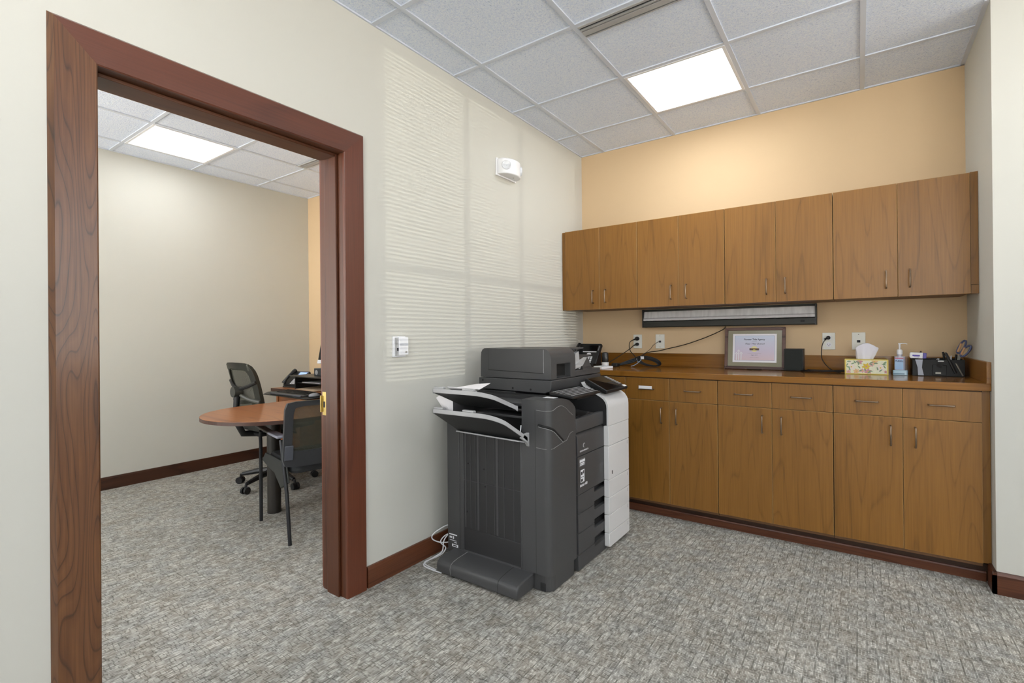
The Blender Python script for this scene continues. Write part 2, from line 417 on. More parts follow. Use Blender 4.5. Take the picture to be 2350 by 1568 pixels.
window('added_window_3', 'y', YR-.05, WR[0], WR[1], WR[2], WR[3], [2.9, 3.9], [])  # unseen window added behind the camera as daylight fill

# ceilings: mineral tiles on an exposed grid
GX0, GY0, GS = .2164, -.4487, .6096
def ceiling(name, rects, gx, gy, angles):
    t_ = MB(); g = MB(); t = .012
    for (x0, x1, y0, y1) in rects: t_.box(x0, x1, y0, y1, H+.007, H+.03)
    c = struct(name, t_, m_ceil)
    for (x0, x1, y0, y1) in rects:
        for k in range(-20, 20):
            x = gx+k*GS; y = gy+k*GS
            if x0+.03 < x < x1-.03: g.box(x-t, x+t, y0, y1, H, H+.012)
            if y0+.03 < y < y1-.03: g.box(x0, x1, y-t, y+t, H+.0004, H+.012)
    struct('ceiling_grid', g, m_tee, c)
    a = MB()
    for b in angles: a.box(*b, H-.001, H+.01)
    struct('wall_angle', a, m_tee, c)
ceiling('ceiling', [(0, XR, YR, YF), (0, W, YF, 0)], GX0, GY0,
        [(0, W, -.012, 0), (0, .009, YR, 0), (W-.02, W, YF, 0), (W, XR, YF-.02, YF), (XR-.02, XR, YR, YF), (0, XR, YR, YR+.02)])
OGX, OGY = -2.222, -1.88
ceiling('ceiling_office', [(OX, WT, OR, OY)], OGX, OGY, [(OX, OX+.012, OR, OY), (OX, WT, OY-.012, OY), (WT-.02, WT, OR, OY)])

# ceiling panels (lit) and slot diffusers
def ceiling_light(x0, y0, label, lens=m_lens, group=None):
    x1, y1 = x0+GS-.024, y0+GS-.024; x0 += .0; b = .018
    r = thing('ceiling_light', ((x0+x1)/2, (y0+y1)/2, H-.002), label, 'ceiling light', group)
    f = MB().box(x0, x1, y0, y0+b, H-.002, H+.006).box(x0, x1, y1-b, y1, H-.002, H+.006).box(x0, x0+b, y0+b, y1-b, H-.002, H+.006).box(x1-b, x1, y0+b, y1-b, H-.002, H+.006)
    obj('light_frame', f, m_white, r)
    obj('diffuser', MB().box(x0+b, x1-b, y0+b, y1-b, H+.001, H+.006), lens, r)
def cell(i, j): return GX0+i*GS+.012, GY0-(j+1)*GS+.012
ceiling_light(*cell(1, 0), 'square lit ceiling panel over the wall cabinets and copier')
for (i, j), w_ in (((1, 5), 'above the doorway side of the open room'), ((5, 1), 'in front of the right wall, beyond the alcove corner'), ((5, 5), 'between the two window walls'), ((3, 8), 'nearest the added rear windows')):
    ceiling_light(*cell(i, j), 'added unseen square lit ceiling panel '+w_, group='added ceiling panels of the open room')  # panels out of view, added to light the open room
ceiling_light(OGX-GS+.012, OGY-GS+.012, 'square lit ceiling panel seen through the doorway', m_lenso)
ceiling_light(OGX+2*GS+.012, OGY-2*GS+.012, 'added unseen square ceiling panel near the office side of the door head', m_lenso)  # hidden panel added to brighten the lower office wall
def diffuser(x0, x1, y0, y1, label):
    r = thing('slot_diffuser', ((x0+x1)/2, (y0+y1)/2, H-.004), label, 'air vent')
    L = (x1-x0) > (y1-y0); m = MB(); d = MB()
    a0, a1 = (y0, y1) if L else (x0, x1); w = a1-a0
    def bx(mb, p, q, z0, z1): (mb.box(x0, x1, a0+p*w, a0+q*w, z0, z1) if L else mb.box(a0+p*w, a0+q*w, y0, y1, z0, z1))
    for p, q in ((0, .14), (.32, .40), (.48, .84), (.95, 1)): bx(m, p, q, H-.004, H+.006)
    bx(d, .0, 1, H+.0055, H+.0068)
    obj('vent_blades', m, m_lgrey, r); obj('vent_slots', d, m_hole, r)
diffuser(GX0+GS+.014, GX0+2*GS-.014, GY0-2*GS+.012, GY0-2*GS+.115, 'long grey slot air diffuser in the ceiling at the top of the picture')
diffuser(OGX+.014, OGX+GS-.014, OGY+GS-.10+.005, OGY+GS-.012, 'short slot air vent in the office ceiling by the door head')
def sprinkler():
    r = thing('sprinkler_head', (-1.75, -1.95, H-.03), 'small white sprinkler under the office ceiling', 'sprinkler')
    obj('escutcheon', MB().lathe([(.03, .03), (.028, .024), (.012, .022)][::-1], (-1.75, -1.95, H-.03), 16), m_white, r)
    obj('deflector', MB().lathe([(.004, 0), (.014, .002), (.005, .008), (.007, .024)], (-1.75, -1.95, H-.03), 12), m_lgrey, r)
sprinkler()

# baseboards
def bb_prof(d): return [(0, 0), (d, 0), (d, .09), (d*.75, .104), (0, .104)]
def bb(name, axis, wall, sgn, a0, a1, m):
    mb = MB()
    if axis == 'y': mb.prism([(wall+sgn*p, z) for p, z in bb_prof(.016)], 'y', a0, a1)
    else: mb.prism([(wall+sgn*p, z) for p, z in bb_prof(.016)], 'x', a0, a1)
    return struct(name, mb, m)
YB = -.6     # toe board face
bb('baseboard_left', 'y', 0, 1, -2.342, YB, m_bby)
bb('baseboard_left', 'y', 0, 1, YR, -3.49, m_bby)
bb('baseboard_alcove', 'y', W, -1, YF-.016, YB, m_bby)
bb('baseboard_right', 'x', YF, -1, W-.016, XR, m_bbx)
bb('baseboard_office_left', 'y', OX, 1, OR, OY, m_bbo)
bb('baseboard_office_back', 'x', OY, -1, OX, WT, m_bbx)

# door frame
dr = thing('door_1', (0, (YJ0+YJ1)/2, 0), None, None, kind='structure')
CW = .118; cp = .019
def casing_prof(o):  # (distance from the opening, protrusion)
    return [(0, 0), (0, .013), (.004, .016), (CW-.0125, .0205), (CW-.0005, .003), (CW, 0)]
def casing(side):
    """mitred casing: side 'l','r','h'"""
    mb = MB(); pr = casing_prof(0); k = len(pr)
    if side in 'lr':
        yy = YJ0 if side == 'l' else YJ1; sg = -1 if side == 'l' else 1
        v = [(p, yy+sg*d, 0) for d, p in pr]+[(p, yy+sg*d, ZJ+d) for d, p in pr]
    else:
        v = [(p, YJ0-d, ZJ+d) for d, p in pr]+[(p, YJ1+d, ZJ+d) for d, p in pr]
    mb.v = v; mb._f(tuple(range(k))); mb._f(tuple(range(k, 2*k))[::-1])
    for i in range(k): mb._f((i, (i+1) % k, k+(i+1) % k, k+i))
    bm = bmesh.new(); me = bpy.data.meshes.new('t'); me.from_pydata(mb.v, [], mb.f); bm.from_mesh(me)
    bmesh.ops.recalc_face_normals(bm, faces=bm.faces); mb.f = []; mb.mi = []
    for f in bm.faces: mb._f(tuple(x.index for x in f.verts))
    bm.free(); return mb
struct('casing', casing('l'), m_casz, dr); struct('casing', casing('r'), m_casr, dr); struct('casing', casing('h'), m_casy, dr)
jt = .018
struct('jamb', MB().box(WT-.004, .001, YJ0-jt, YJ0, 0, ZJ), m_jamb, dr)
struct('jamb', MB().box(WT-.004, .001, YJ1, YJ1+jt, 0, ZJ), m_jamb, dr)
m_jamby = wood('jamb_cherry_head', ('#2a120a', '#4d2a19', '#5f3a24'), 'y', .4, freq=4, wide=5, along=.6, line=.3, fibre=.4)
struct('jamb', MB().box(WT-.004, .001, YJ0, YJ1, ZJ, ZJ+jt), m_jamby, dr)
st = .013
struct('door_stop', MB().box(-.128, -.036, YJ0, YJ0+st, 0, ZJ), m_jamb, dr, bevel=.003)
struct('door_stop', MB().box(-.128, -.036, YJ1-st, YJ1, 0, ZJ), m_jamb, dr, bevel=.003)
struct('door_stop', MB().box(-.128, -.036, YJ0+st, YJ1-st, ZJ-st, ZJ), m_jamby, dr, bevel=.003)
for z in (1.85, 1.10, .36):
    struct('hinge_mortise', MB().box(-.034, -.022, YJ0-.001, YJ0+.0012, z-.05, z+.05), m_pwood, dr)
sp = MB().box(-.171, -.138, YJ1-.0025, YJ1+.001, .86, .975).box(-.19, -.171, YJ1-.0025, YJ1+.001, .875, .955).box(-.176, -.170, YJ1-.012, YJ1, .875, .955)
struct('strike_plate', sp, m_brass, dr)
struct('latch_hole', MB().box(-.163, -.15, YJ1-.0032, YJ1-.002, .898, .928), m_hole, dr)
# same casing on the office face
oc = MB().box(WT-.022, WT, YJ0-.1, YJ0-.006, 0, ZJ+.1).box(WT-.022, WT, YJ1+.006, YJ1+.1, 0, ZJ+.1).box(WT-.022, WT, YJ0-.006, YJ1+.006, ZJ+.006, ZJ+.1)
struct('office_casing', oc, m_casr, dr)

# ---------------------------------------------------------------- alcove cabinets
U0x, UP, YU, ZUT, ZUB = .0326, .3095, -.3756, 2.0941, 1.4484
def pull(p, q, out, parent, r=.0042):
    """wire pull between p and q standing off by vector out"""
    p, q, out = Vector(p), Vector(q), Vector(out); d = (q-p).normalized(); c = .009
    on = out.normalized()
    pts = [p, p+out-on*c, p+out-on*c*.3+d*c*.3, p+out+d*c, q+out-d*c, q+out-on*c*.3-d*c*.3, q+out-on*c, q]
    return obj('handle', MB().tube(pts, r, 8), m_bronze, parent, smooth=True)
GP = .0012
ulab = ['leftmost wall cabinet over the phone, next to the corner', 'second wall cabinet from the left, left of the certificate',
        'third wall cabinet from the left, directly over the framed certificate', 'rightmost wall cabinet, by the right wall']
for u in range(4):
    xa, xb = U0x+2*u*UP, U0x+2*(u+1)*UP
    r = thing('wall_cabinet', ((xa+xb)/2, -.18, ZUB), 'brown woodgrain two-door '+ulab[u], 'cabinet', 'wall cabinets in the alcove')
    body = MB().box(xa+.0015, xb-.0015, YU+.021, -.001, ZUB+.004, ZUT-.002); obj('cabinet_body', body, m_carc, r)
    for k in range(2):
        da, db = xa+k*UP, xa+(k+1)*UP
        d = obj('door', MB().box(da+GP+(.001 if k == 0 else 0), db-GP-(.001 if k == 1 else 0), YU, YU+.019, ZUB, ZUT), m_cab, r)
        d.data.materials.append(m_edge); md = d.modifiers.new('bevel', 'BEVEL'); md.width = .0013; md.segments = 1; md.material = 1
        hx = db-.0535 if k == 0 else da+.0535
        pull((hx, YU, 1.5), (hx, YU, 1.598), (0, -.027, 0), d)
    if u == 0: obj('filler_strip', MB().box(.001, xa-.001, YU+.016, YU+.034, ZUB+.004, ZUT), m_cab, r)
    if u == 3:
        obj('filler_strip', MB().box(xb+.001, W-.001, YU+.016, YU+.034, ZUB+.05, ZUT+.006), m_cab, r)
        obj('filler_strip', MB().box(xb+.001, W-.001, YU+.016, YU+.034, ZUB+.0, ZUB+.048), m_cab, r)
B0x, BP, YBD = .0362, .3092, -.6224
ZD, ZL, ZT = .1026, .7948, .946
blab = ['leftmost base cabinet, mostly behind the copier', 'base cabinet beside the copier, with a white label on its left drawer pull',
        'base cabinet in the middle of the free stretch, below the framed certificate', 'rightmost base cabinet, against the right wall, below the tissue box']
for u in range(4):
    xa, xb = B0x+2*u*BP, B0x+2*(u+1)*BP
    r = thing('base_cabinet', ((xa+xb)/2, -.3, ZD-.02), 'brown woodgrain '+blab[u], 'cabinet', 'base cabinets under the counter')
    obj('cabinet_body', MB().box(xa+.0015, xb-.0015, YBD+.021, -.001, ZD-.02, .9525), m_carc, r)
    for k in range(2):
        da, db = xa+k*BP, xa+(k+1)*BP; e0 = GP+(.001 if k == 0 else 0); e1 = GP+(.001 if k == 1 else 0)
        d = obj('door', MB().box(da+e0, db-e1, YBD, YBD+.019, ZD, ZL-.0015), m_cab, r)
        w = obj('drawer', MB().box(da+e0, db-e1, YBD, YBD+.019, ZL+.0015, ZT), m_cab, r)
        for q in (d, w):
            q.data.materials.append(m_edge); md = q.modifiers.new('bevel', 'BEVEL'); md.width = .0013; md.segments = 1; md.material = 1
        hx = db-.0515 if k == 0 else da+.0515
        pull((hx, YBD, .645), (hx, YBD, .747), (0, -.027, 0), d)
        mx = (da+db)/2
        hd = pull((mx-.05, YBD, .871), (mx+.05, YBD, .871), (0, -.027, 0), w)
        if u == 1 and k == 0: obj('handle_label', MB().box(mx-.045, mx+.047, YBD-.034, YBD-.03, .874, .894), m_paper, w)
    if u == 3: obj('filler_strip', MB().box(xb+.001, W-.001, YBD+.022, YBD+.04, .10, .9525), m_cab, r)
    if u == 0: obj('filler_strip', MB().box(.001, xa-.001, YBD+.022, YBD+.04, .10, .9525), m_cab, r)
kb_ = MB().box(.001, W-.001, -.562, -.55, 0, ZD-.02)
struct('baseboard_toe_kick', kb_, P('toe_kick_brown', '#38200f', .5))
bb('baseboard_cabinets', 'x', -.562, -1, .01, W-.017, m_bbx).scale = (1, 1, .46)
CT, CB, CF, CS = .9897, .953, -.6330, 1.0944
ct = thing('countertop', (W/2, -.3, CB), 'long woodgrain countertop with raised splash edges under the wall cabinets', 'countertop')
obj('worktop', MB().box(.001, W-.001, CF, -.001, CB, CT), m_cabx, ct, bevel=.0015)
obj('backsplash', MB().box(.019, 2.5238, -.018, -.001, CT, CS), m_cabx, ct, bevel=.001)
obj('side_splash', MB().box(2.5238, W-.001, CF, -.001, CT, CS), m_caby, ct, bevel=.001)
obj('side_splash', MB().box(.001, .019, CF, -.001, CT, CS), m_caby, ct, bevel=.001)
# ---------------------------------------------------------------- the copier
cr = thing('copier', (.47, -1.45, 0), 'charcoal and white office copier with finisher trays, standing along the beige wall', 'copier')
FX = .80
# --- base unit
mb = MB().box(.13, FX-.025, -1.615, -1.004, .012, .73)                       # carcass
mb.box(.13, .40, -1.615, -1.004, .73, .925).box(.40, FX-.06, -1.285, -1.004, .73, .925)
obj('main_body', mb, m_chard, cr, bevel=.004)
obj('plinth', MB().box(FX-.03, FX, -1.618, -1.262, .006, .0855), m_char, cr, bevel=.003)
for y in (-1.55, -1.07):
    for x in (.2, .72): obj('caster', MB().lathe([(.018, -.01), (.022, -.006), (.022, .006), (.018, .01)], (x, y, .022), 14, 'y'), m_black, cr, smooth=True)
obj('toner_door', MB().prism([(FX-.03, .605), (FX, .605), (FX, .695), (FX-.004, .712), (FX-.016, .724), (FX-.03, .729)], 'y', -1.618, -1.262), m_char, cr, bevel=.002)
obj('middle_door', MB().prism([(-1.617, .4035), (-1.428, .4035), (-1.428, .4025), (-1.262, .4025), (-1.262, .6015), (-1.617, .6015)], 'x', FX-.03, FX), m_char, cr, bevel=.002)
ds = [.087, .200, .302, .402]; rc = [(.067, .121), (.170, .222), (.272, .320), (.371, .402)]
for k in range(3):
    zb, zt = ds[k]+.0012, ds[k+1]-.0012; lo, hi = rc[k][1], rc[k+1][0]; yr = -1.4265
    pts = [(-1.617, zb), (yr-.006, zb), (yr, zb+.006), (yr, lo), (-1.262, lo), (-1.262, hi), (yr+.006, hi), (yr, hi+.006), (yr, zt), (-1.617, zt)]
    dr_ = obj('paper_drawer', MB().prism(pts, 'x', FX-.03, FX), m_char, cr, bevel=.0015)
    obj('drawer_pull', MB().box(FX-.028, FX-.022, yr, -1.262, hi, zt if k < 2 else .402), m_hole, dr_)
obj('drawer_pull', MB().box(FX-.0, FX+.0004, -1.428, -1.268, .069, .0855), m_chard, cr)
m = MB().box(FX-.034, FX-.026, -1.618, -1.262, .05, .42); obj('recess_panel', m, m_hole, cr)
# --- white right front
WX = .832
wz = [(.024, .1035), (.1055, .208), (.210, .309), (.311, .4095), (.4115, .6035), (.6055, .720)]
for k, (a, b) in enumerate(wz):
    pts = rrect(-1.302, -1.006, a, b, .012, 4, (0, 0, 1, 1)) if k == 0 else [(-1.302, a), (-1.006, a), (-1.006, b), (-1.302, b)]
    p = obj('white_front_panel', MB().prism(pts, 'x', FX+.0004, WX), m_cop, cr, bevel=.0025)
    if k < 5: obj('tray_number_mark', MB().box(WX, WX+.0004, -1.035, -1.030, b-.03, b-.012).box(WX, WX+.0004, -1.030, -1.024, b-.03, b-.028).box(WX, WX+.0004, -1.030, -1.024, b-.014, b-.012), m_lgrey, p)
    if k == 4: obj('power_lamp', MB().box(WX, WX+.0008, -1.262, -1.252, a+.026, a+.046), m_chard, p)
prof = [(WX, .722), (WX, .822), (.830, .842), (.822, .862), (.808, .880), (.790, .893), (.762, .907), (.715, .930), (.680, .950), (.672, .962), (.670, .968)]
inner = []
for i, (x, z) in enumerate(prof):
    a = Vector(prof[max(i-1, 0)]); b = Vector(prof[min(i+1, len(prof)-1)]); d = (b-a).normalized(); inner.append((x-d.y*.011*1 if False else x+(-d.y)*.011, z+d.x*.011))
mb = MB(); mb.prism(prof[:8]+inner[:8][::-1], 'y', -1.304, -1.006); mb.prism(prof[7:]+inner[7:][::-1], 'y', -1.304, -1.278); obj('white_hood', mb, m_cop, cr, smooth=True)
mb = MB().prism([(.45, .722)]+[(x-.001, z-.001) for x, z in inner]+[(.45, .975)], 'y', -1.290, -1.012); obj('hood_core', mb, m_chard, cr)
# --- output cavity
obj('exit_fascia', MB().prism([(FX-.028, .732), (FX, .732), (FX, .798), (FX-.004, .805), (FX-.028, .805)], 'y', -1.632, -1.300), m_char, cr, bevel=.003)
obj('exit_tray', MB().prism([(-1.63, .745), (-1.60, .765), (-1.42, .815), (-1.35, .80), (-1.295, .79), (-1.295, .735), (-1.63, .735)], 'x', .40, FX-.03), m_chard, cr, bevel=.004)
obj('exit_tray_guide', MB().prism([(.62, .815), (.74, .80), (.76, .772), (.60, .775)], 'y', -1.52, -1.34), m_hole, cr, bevel=.004)
# --- scanner
obj('scanner_bed', MB().prism([(.135, .932), (.60, .926), (.632, .938), (.642, .955), (.642, .9975), (.135, .9975)], 'y', -1.618, -1.0), m_char, cr, bevel=.003)
for x, z in ((.165, .982), (.385, .945), (.508, .943)): obj('screw_cap', MB().lathe([(.006, -.0012), (.006, .0004)], (x, -1.618, z), 12, 'y'), m_hole, cr)
def adfp(cut=None):
    p = [(.145, 1.0015), (.640, 1.0015), (.640, 1.110), (.636, 1.135), (.626, 1.153), (.612, 1.164), (.594, 1.169), (.175, 1.172), (.160, 1.164), (.150, 1.148), (.147, 1.12)]
    if cut: p = [(.145, 1.0015), (.640, 1.0015), (.640, cut[0]), (.604, cut[0]+.004), (.604, cut[1]), (.640, cut[1])]+p[2:]
    return p
mb = MB().prism(adfp(), 'y', -1.613, -1.555).prism(adfp((1.006, 1.086)), 'y', -1.555, -1.398).prism(adfp(), 'y', -1.398, -1.338)
af = obj('document_feeder', mb, m_char, cr, smooth=True)
obj('feeder_side_panel', MB().prism([(.205, 1.046), (.590, 1.037), (.590, 1.168), (.205, 1.169)], 'y', -1.6145, -1.6125), m_char, af)
obj('feeder_gap', MB().prism([(.205, 1.0425), (.592, 1.0335), (.592, 1.038), (.205, 1.047)], 'y', -1.6142, -1.6128), m_hole, af)
obj('feeder_gap', MB().box(.590, .5915, -1.6142, -1.6128, 1.036, 1.166), m_lgrey, af)
obj('feeder_gap', MB().box(.2035, .205, -1.6142, -1.6128, 1.046, 1.168), m_hole, af)
obj('pull_recess', MB().box(.600, .6045, -1.552, -1.401, 1.012, 1.086), m_hole, af)
obj('feeder_base', MB().box(.145, .640, -1.338, -1.002, 1.0015, 1.036), m_char, cr, bevel=.003)
obj('feeder_throat', MB().prism([(-1.338, 1.036), (-1.255, 1.036), (-1.245, 1.05), (-1.262, 1.15), (-1.338, 1.166)], 'x', .16, .60), m_chard, cr)
obj('feeder_roller', MB().tube([(.20, -1.262, 1.058), (.628, -1.262, 1.058)], .018, 14), m_lgrey, cr, smooth=True)
obj('input_tray', MB().slab([(.18, -1.30, 1.165), (.63, -1.30, 1.165), (.63, -1.215, 1.172), (.18, -1.215, 1.172)][::1], .008), m_char, cr)
obj('document_tray', MB().slab([(.20, -1.25, 1.096), (.60, -1.25, 1.096), (.60, -1.03, 1.12), (.20, -1.03, 1.12)], .006), m_chard, cr)
obj('tray_guide', MB().prism([(-1.335, 1.072), (-1.188, 1.108), (-1.245, 1.060), (-1.335, 1.045)], 'x', .615, .640), m_lgrey, cr)
obj('tray_side', MB().prism([(-1.245, 1.058), (-1.178, 1.112), (-1.115, 1.038), (-1.24, 1.036)], 'x', .610, .638), m_char, cr)
obj('paper_window', MB().prism([(-1.325, 1.075), (-1.262, 1.088), (-1.272, 1.148), (-1.315, 1.135)], 'x', .604, .628), m_lgrey, cr)
# --- control panel and keyboard
L0, L1, R0_, R1_ = Vector((.688, -1.303, .990)), Vector((.828, -1.303, .922)), Vector((.681, -1.028, .988)), Vector((.840, -1.028, .926))
pn = obj('control_panel', MB().slab([L0, L1, R1_, R0_], .018), m_black, cr, bevel=.004)
nn = (L1-L0).cross(R0_-L0).normalized(); nn = nn if nn.z > 0 else -nn
def onp(a, b, h=.0): return L0+(L1-L0)*a+(R0_-L0)*b+(R1_-L1-R0_+L0)*a*b+nn*h
obj('touch_screen', MB().slab([onp(.06, .03, .0012), onp(.94, .03, .0012), onp(.94, .80, .0012), onp(.06, .80, .0012)], .001), m_gloss, pn)
kk = MB()
for i in range(7):
    for j in range(2):
        a = .10+i*.095; b = .855+j*.065
        kk.slab([onp(a, b, .003), onp(a+.06, b, .003), onp(a+.06, b+.045, .003), onp(a, b+.045, .003)], .003)
obj('panel_keys', kk, m_lgrey, pn)
obj('start_key', MB().slab([onp(.84, .86, .003), onp(.95, .86, .003), onp(.95, .98, .003), onp(.84, .98, .003)], .003), m_white, pn)
obj('panel_bracket', MB().prism([(.70, .93), (.80, .90), (.80, .925), (.70, .975)], 'y', -1.27, -1.08), m_black, cr)
kb = obj('keyboard', MB().prism([(.678, .934), (.822, .919), (.824, .929), (.680, .947)], 'y', -1.700, -1.385), m_black, cr, bevel=.002)
keys = MB()
for r_ in range(6):
    for c in range(17):
        x = .688+r_*.0215; y = -1.692+c*.0178; z = .9464-(x-.68)*.125
        keys.box(x, x+.017, y, y+.0145, z, z+.003)
obj('keys', keys, P('key_grey', '#4d4c4a', .5), kb)
dots = MB()
for r_ in range(6):
    for c in range(17):
        x = .694+r_*.0215; y = -1.688+c*.0178; z = .9464-(x-.006-.68)*.125
        dots.box(x, x+.008, y, y+.006, z+.003, z+.0034)
obj('key_legends', dots, m_white, kb)
obj('keyboard_shelf', MB().box(.64, .80, -1.62, -1.40, .905, .926), m_hole, cr)
# --- marks on the front
lg = MB(); lg.lathe([(.0125, 0), (.0125, .0006)], (FX, -1.545, .655), 24, 'x'); obj('round_logo', lg, m_lgrey, cr)
lg = MB(); lg.lathe([(.0095, .0005), (.0095, .0009)], (FX, -1.541, .653), 20, 'x'); obj('round_logo_inner', lg, m_char, cr)
RX = (PI/2, 0, PI/2)
text('logo_lettering', 'KONICA MINOLTA', .0115, m_white, cr, (FX+.0004, -1.545, .628), RX, bold=.0002)
stk = obj('white_sticker', MB().box(FX, FX+.0005, -1.60, -1.535, .548, .588), P('sticker_grey', '#77777a', .5), cr)
obj('sticker_print', MB().box(FX+.0005, FX+.0008, -1.597, -1.538, .570, .582).box(FX+.0005, FX+.0008, -1.592, -1.546, .560, .565).box(FX+.0005, FX+.0008, -1.592, -1.546, .553, .557), m_white, stk)
stk = obj('white_sticker', MB().box(FX, FX+.0005, -1.588, -1.545, .462, .528), m_white, cr)
obj('sticker_print', MB().box(FX+.0005, FX+.0008, -1.584, -1.566, .502, .518).box(FX+.0005, FX+.0008, -1.560, -1.550, .505, .522).box(FX+.0005, FX+.0008, -1.584, -1.564, .466, .480).box(FX+.0005, FX+.0008, -1.584, -1.552, .488, .491), m_chard, stk)
text('model_lettering', 'bizhub 458', .019, m_white, cr, (FX+.0004, -1.553, .446), RX, bold=.0005)
# --- finisher
FY = -1.90
RR = .034
col = rrect(.640, FX, FY, -1.638, RR, 6, (0, 0, 0, 1))
mb = MB().prism(col, 'z', .085, .70).prism(rrect(.640, FX, FY, -1.638, RR, 6, (0, 0, 0, 1)), 'z', .70, .82)
fc = obj('finisher_front_column', mb, m_char, cr, smooth=True)
# curved top: slices descending towards the main body
yz = [(-1.90, .930), (-1.80, .930), (-1.765, .928), (-1.73, .921), (-1.70, .911), (-1.668, .893), (-1.645, .873), (-1.638, .862)]
bm = bmesh.new(); vs = []
out2 = col
def topz(y):
    for (a, za), (b, zb) in zip(yz, yz[1:]):
        if a <= y <= b: return za+(zb-za)*(y-a)/(b-a)
    return yz[-1][1] if y > yz[-1][0] else yz[0][1]
xs = [.640, .68, .72, .766, .775, .784, .792, .797, .80]
mb = MB(); n = 0
def ymin(x):
    if x <= .766: return FY
    return FY+RR-math.sqrt(max(0, RR**2-(x-.766)**2))
cols = []
for x in xs:
    y0 = ymin(x); row = [y0]+[y for y, _ in yz if y > y0+.002]
    while len(row) < len(yz): row.insert(1, row[0]+(row[1]-row[0])*.5)
    cols.append([(x, y, topz(y)) for y in row])
K = len(yz)
for c in cols: mb.v += c
for c in cols: mb.v += [(x, y, .82) for x, y, z in c]
nX = len(xs)
for i in range(nX-1):
    for j in range(K-1):
        a, b, c_, d = i*K+j, (i+1)*K+j, (i+1)*K+j+1, i*K+j+1
        mb._f((a, b, c_, d)); o_ = nX*K; mb._f((a+o_, d+o_, c_+o_, b+o_))
    o_ = nX*K
    mb._f((i*K, i*K+o_, (i+1)*K+o_, (i+1)*K)); j = K-1
    mb._f((i*K+j, (i+1)*K+j, (i+1)*K+j+o_, i*K+j+o_))
for j in range(K-1):
    o_ = nX*K; mb._f((j, j+1, j+1+o_, j+o_)); i = (nX-1)*K; mb._f((i+j, i+j+o_, i+j+1+o_, i+j+1))
ft = obj('finisher_top_cover', mb, m_char, cr, smooth=True)
obj('white_sticker', MB().box(.700, .765, -1.80, -1.755, .9302, .9308), m_white, ft)
# seams and the curved grip on the column
def around(pts_yz):  # path on the rounded column surface given by (s, z): s<0 on the side face (x=FX+s...), s>=0 on the front (y=FY+s)
    out = []
    for s_, z in pts_yz:
        arc = RR*PI/2
        if s_ < -arc/2: out.append((FX-RR+(s_+arc/2), FY-.0003, z))
        elif s_ > arc/2: out.append((FX+.0003, FY+RR+(s_-arc/2), z))
        else:
            t = (s_+arc/2)/arc*PI/2; out.append((FX-RR+(RR+.0003)*math.sin(t), FY+RR-(RR+.0003)*math.cos(t), z))
    return out
ar = .055*PI/4
def band(pts): return spline(around(pts), 6)
sm = P('panel_seam_light', '#8a8a8a', .5)
obj('panel_seam', MB().tube(band([(-.068, .882), (-.03, .880), (0, .880), (.03, .882), (.07, .893), (.11, .894), (.15, .879), (.19, .853), (.226, .832)]), .0012, 5), sm, cr)
obj('panel_seam', MB().tube(band([(-.068, .700), (-.02, .697), (.02, .697), (.06, .702), (.13, .712), (.16, .716), (.175, .728), (.19, .742), (.21, .747), (.226, .748)]), .0012, 5), sm, cr)
obj('panel_seam', MB().box(.7185, .7195, FY-.0004, FY, .09, .882), m_hole, cr)
obj('grip_groove', MB().tube(band([(-.056, .810), (-.03, .806), (0, .800), (.03, .786), (.06, .765), (.09, .743), (.118, .722)]), [.0065]*37, 8), m_hole, cr, smooth=True)
obj('grip_groove_lip_highlight', MB().tube([(x+.0012, y, z-.0075) for x, y, z in band([(-.056, .810), (-.03, .806), (0, .800), (.03, .786), (.06, .765), (.09, .743), (.118, .722)])], .0016, 6), m_lgrey, cr)  # light grey line paints the highlight on the groove's lower lip
obj('finisher_skirt', MB().prism(rrect(.66, .792, FY+.012, -1.655, .05, 5, (0, 0, 0, 1)), 'z', .004, .085), m_char, cr)
obj('foot_cover', MB().box(.735, .765, FY+.008, FY+.014, .006, .045), m_chard, cr, bevel=.002)
# finisher body behind the column, and its end face
mb = MB().box(.140, .640, FY+.008, -1.625, .03, .735).box(.640, .775, -1.700, -1.62, .03, .735).box(.14, .64, -1.70, -1.618, .735, .918)
obj('finisher_body', mb, m_chard, cr)
obj('finisher_side_panel', MB().box(.136, .226, FY-.001, FY+.012, .055, .785), m_char, cr, bevel=.004)
obj('finisher_side_panel', MB().box(.229, .256, FY-.002, FY+.012, .055, .735), m_char, cr, bevel=.003)
obj('finisher_side_panel', MB().box(.628, .640, FY-.002, FY+.012, .055, .735), m_char, cr, bevel=.003)
ep = obj('end_panel', MB().box(.256, .628, FY+.003, FY+.01, .055, .735), m_chard, cr)
rb = MB()
for x, w in ((.262, .010), (.302, .003), (.335, .003), (.349, .012), (.408, .003), (.462, .003), (.476, .012), (.524, .003), (.585, .003)): rb.box(x, x+w, FY+.001, FY+.005, .215, .735)
obj('vertical_ribs', rb, m_char, ep)
obj('panel_seam', MB().box(.25, .64, FY+.0005, FY+.004, .468, .4695), m_char, ep)
obj('lower_plate', MB().box(.257, .627, FY-.001, FY+.006, .092, .212), m_chard, ep, bevel=.002)
obj('lower_rail', MB().prism([(FY-.008, .078), (FY+.004, .078), (FY+.004, .096), (FY-.006, .092)], 'x', .252, .632), m_char, ep)
for x, z in ((.395, .545), (.402, .455), (.275, .30), (.285, .56), (.485, .60)): obj('screw_hole', MB().lathe([(.005, -.0006), (.005, .0012)], (x, FY+.0026, z), 10, 'y'), m_hole, ep)
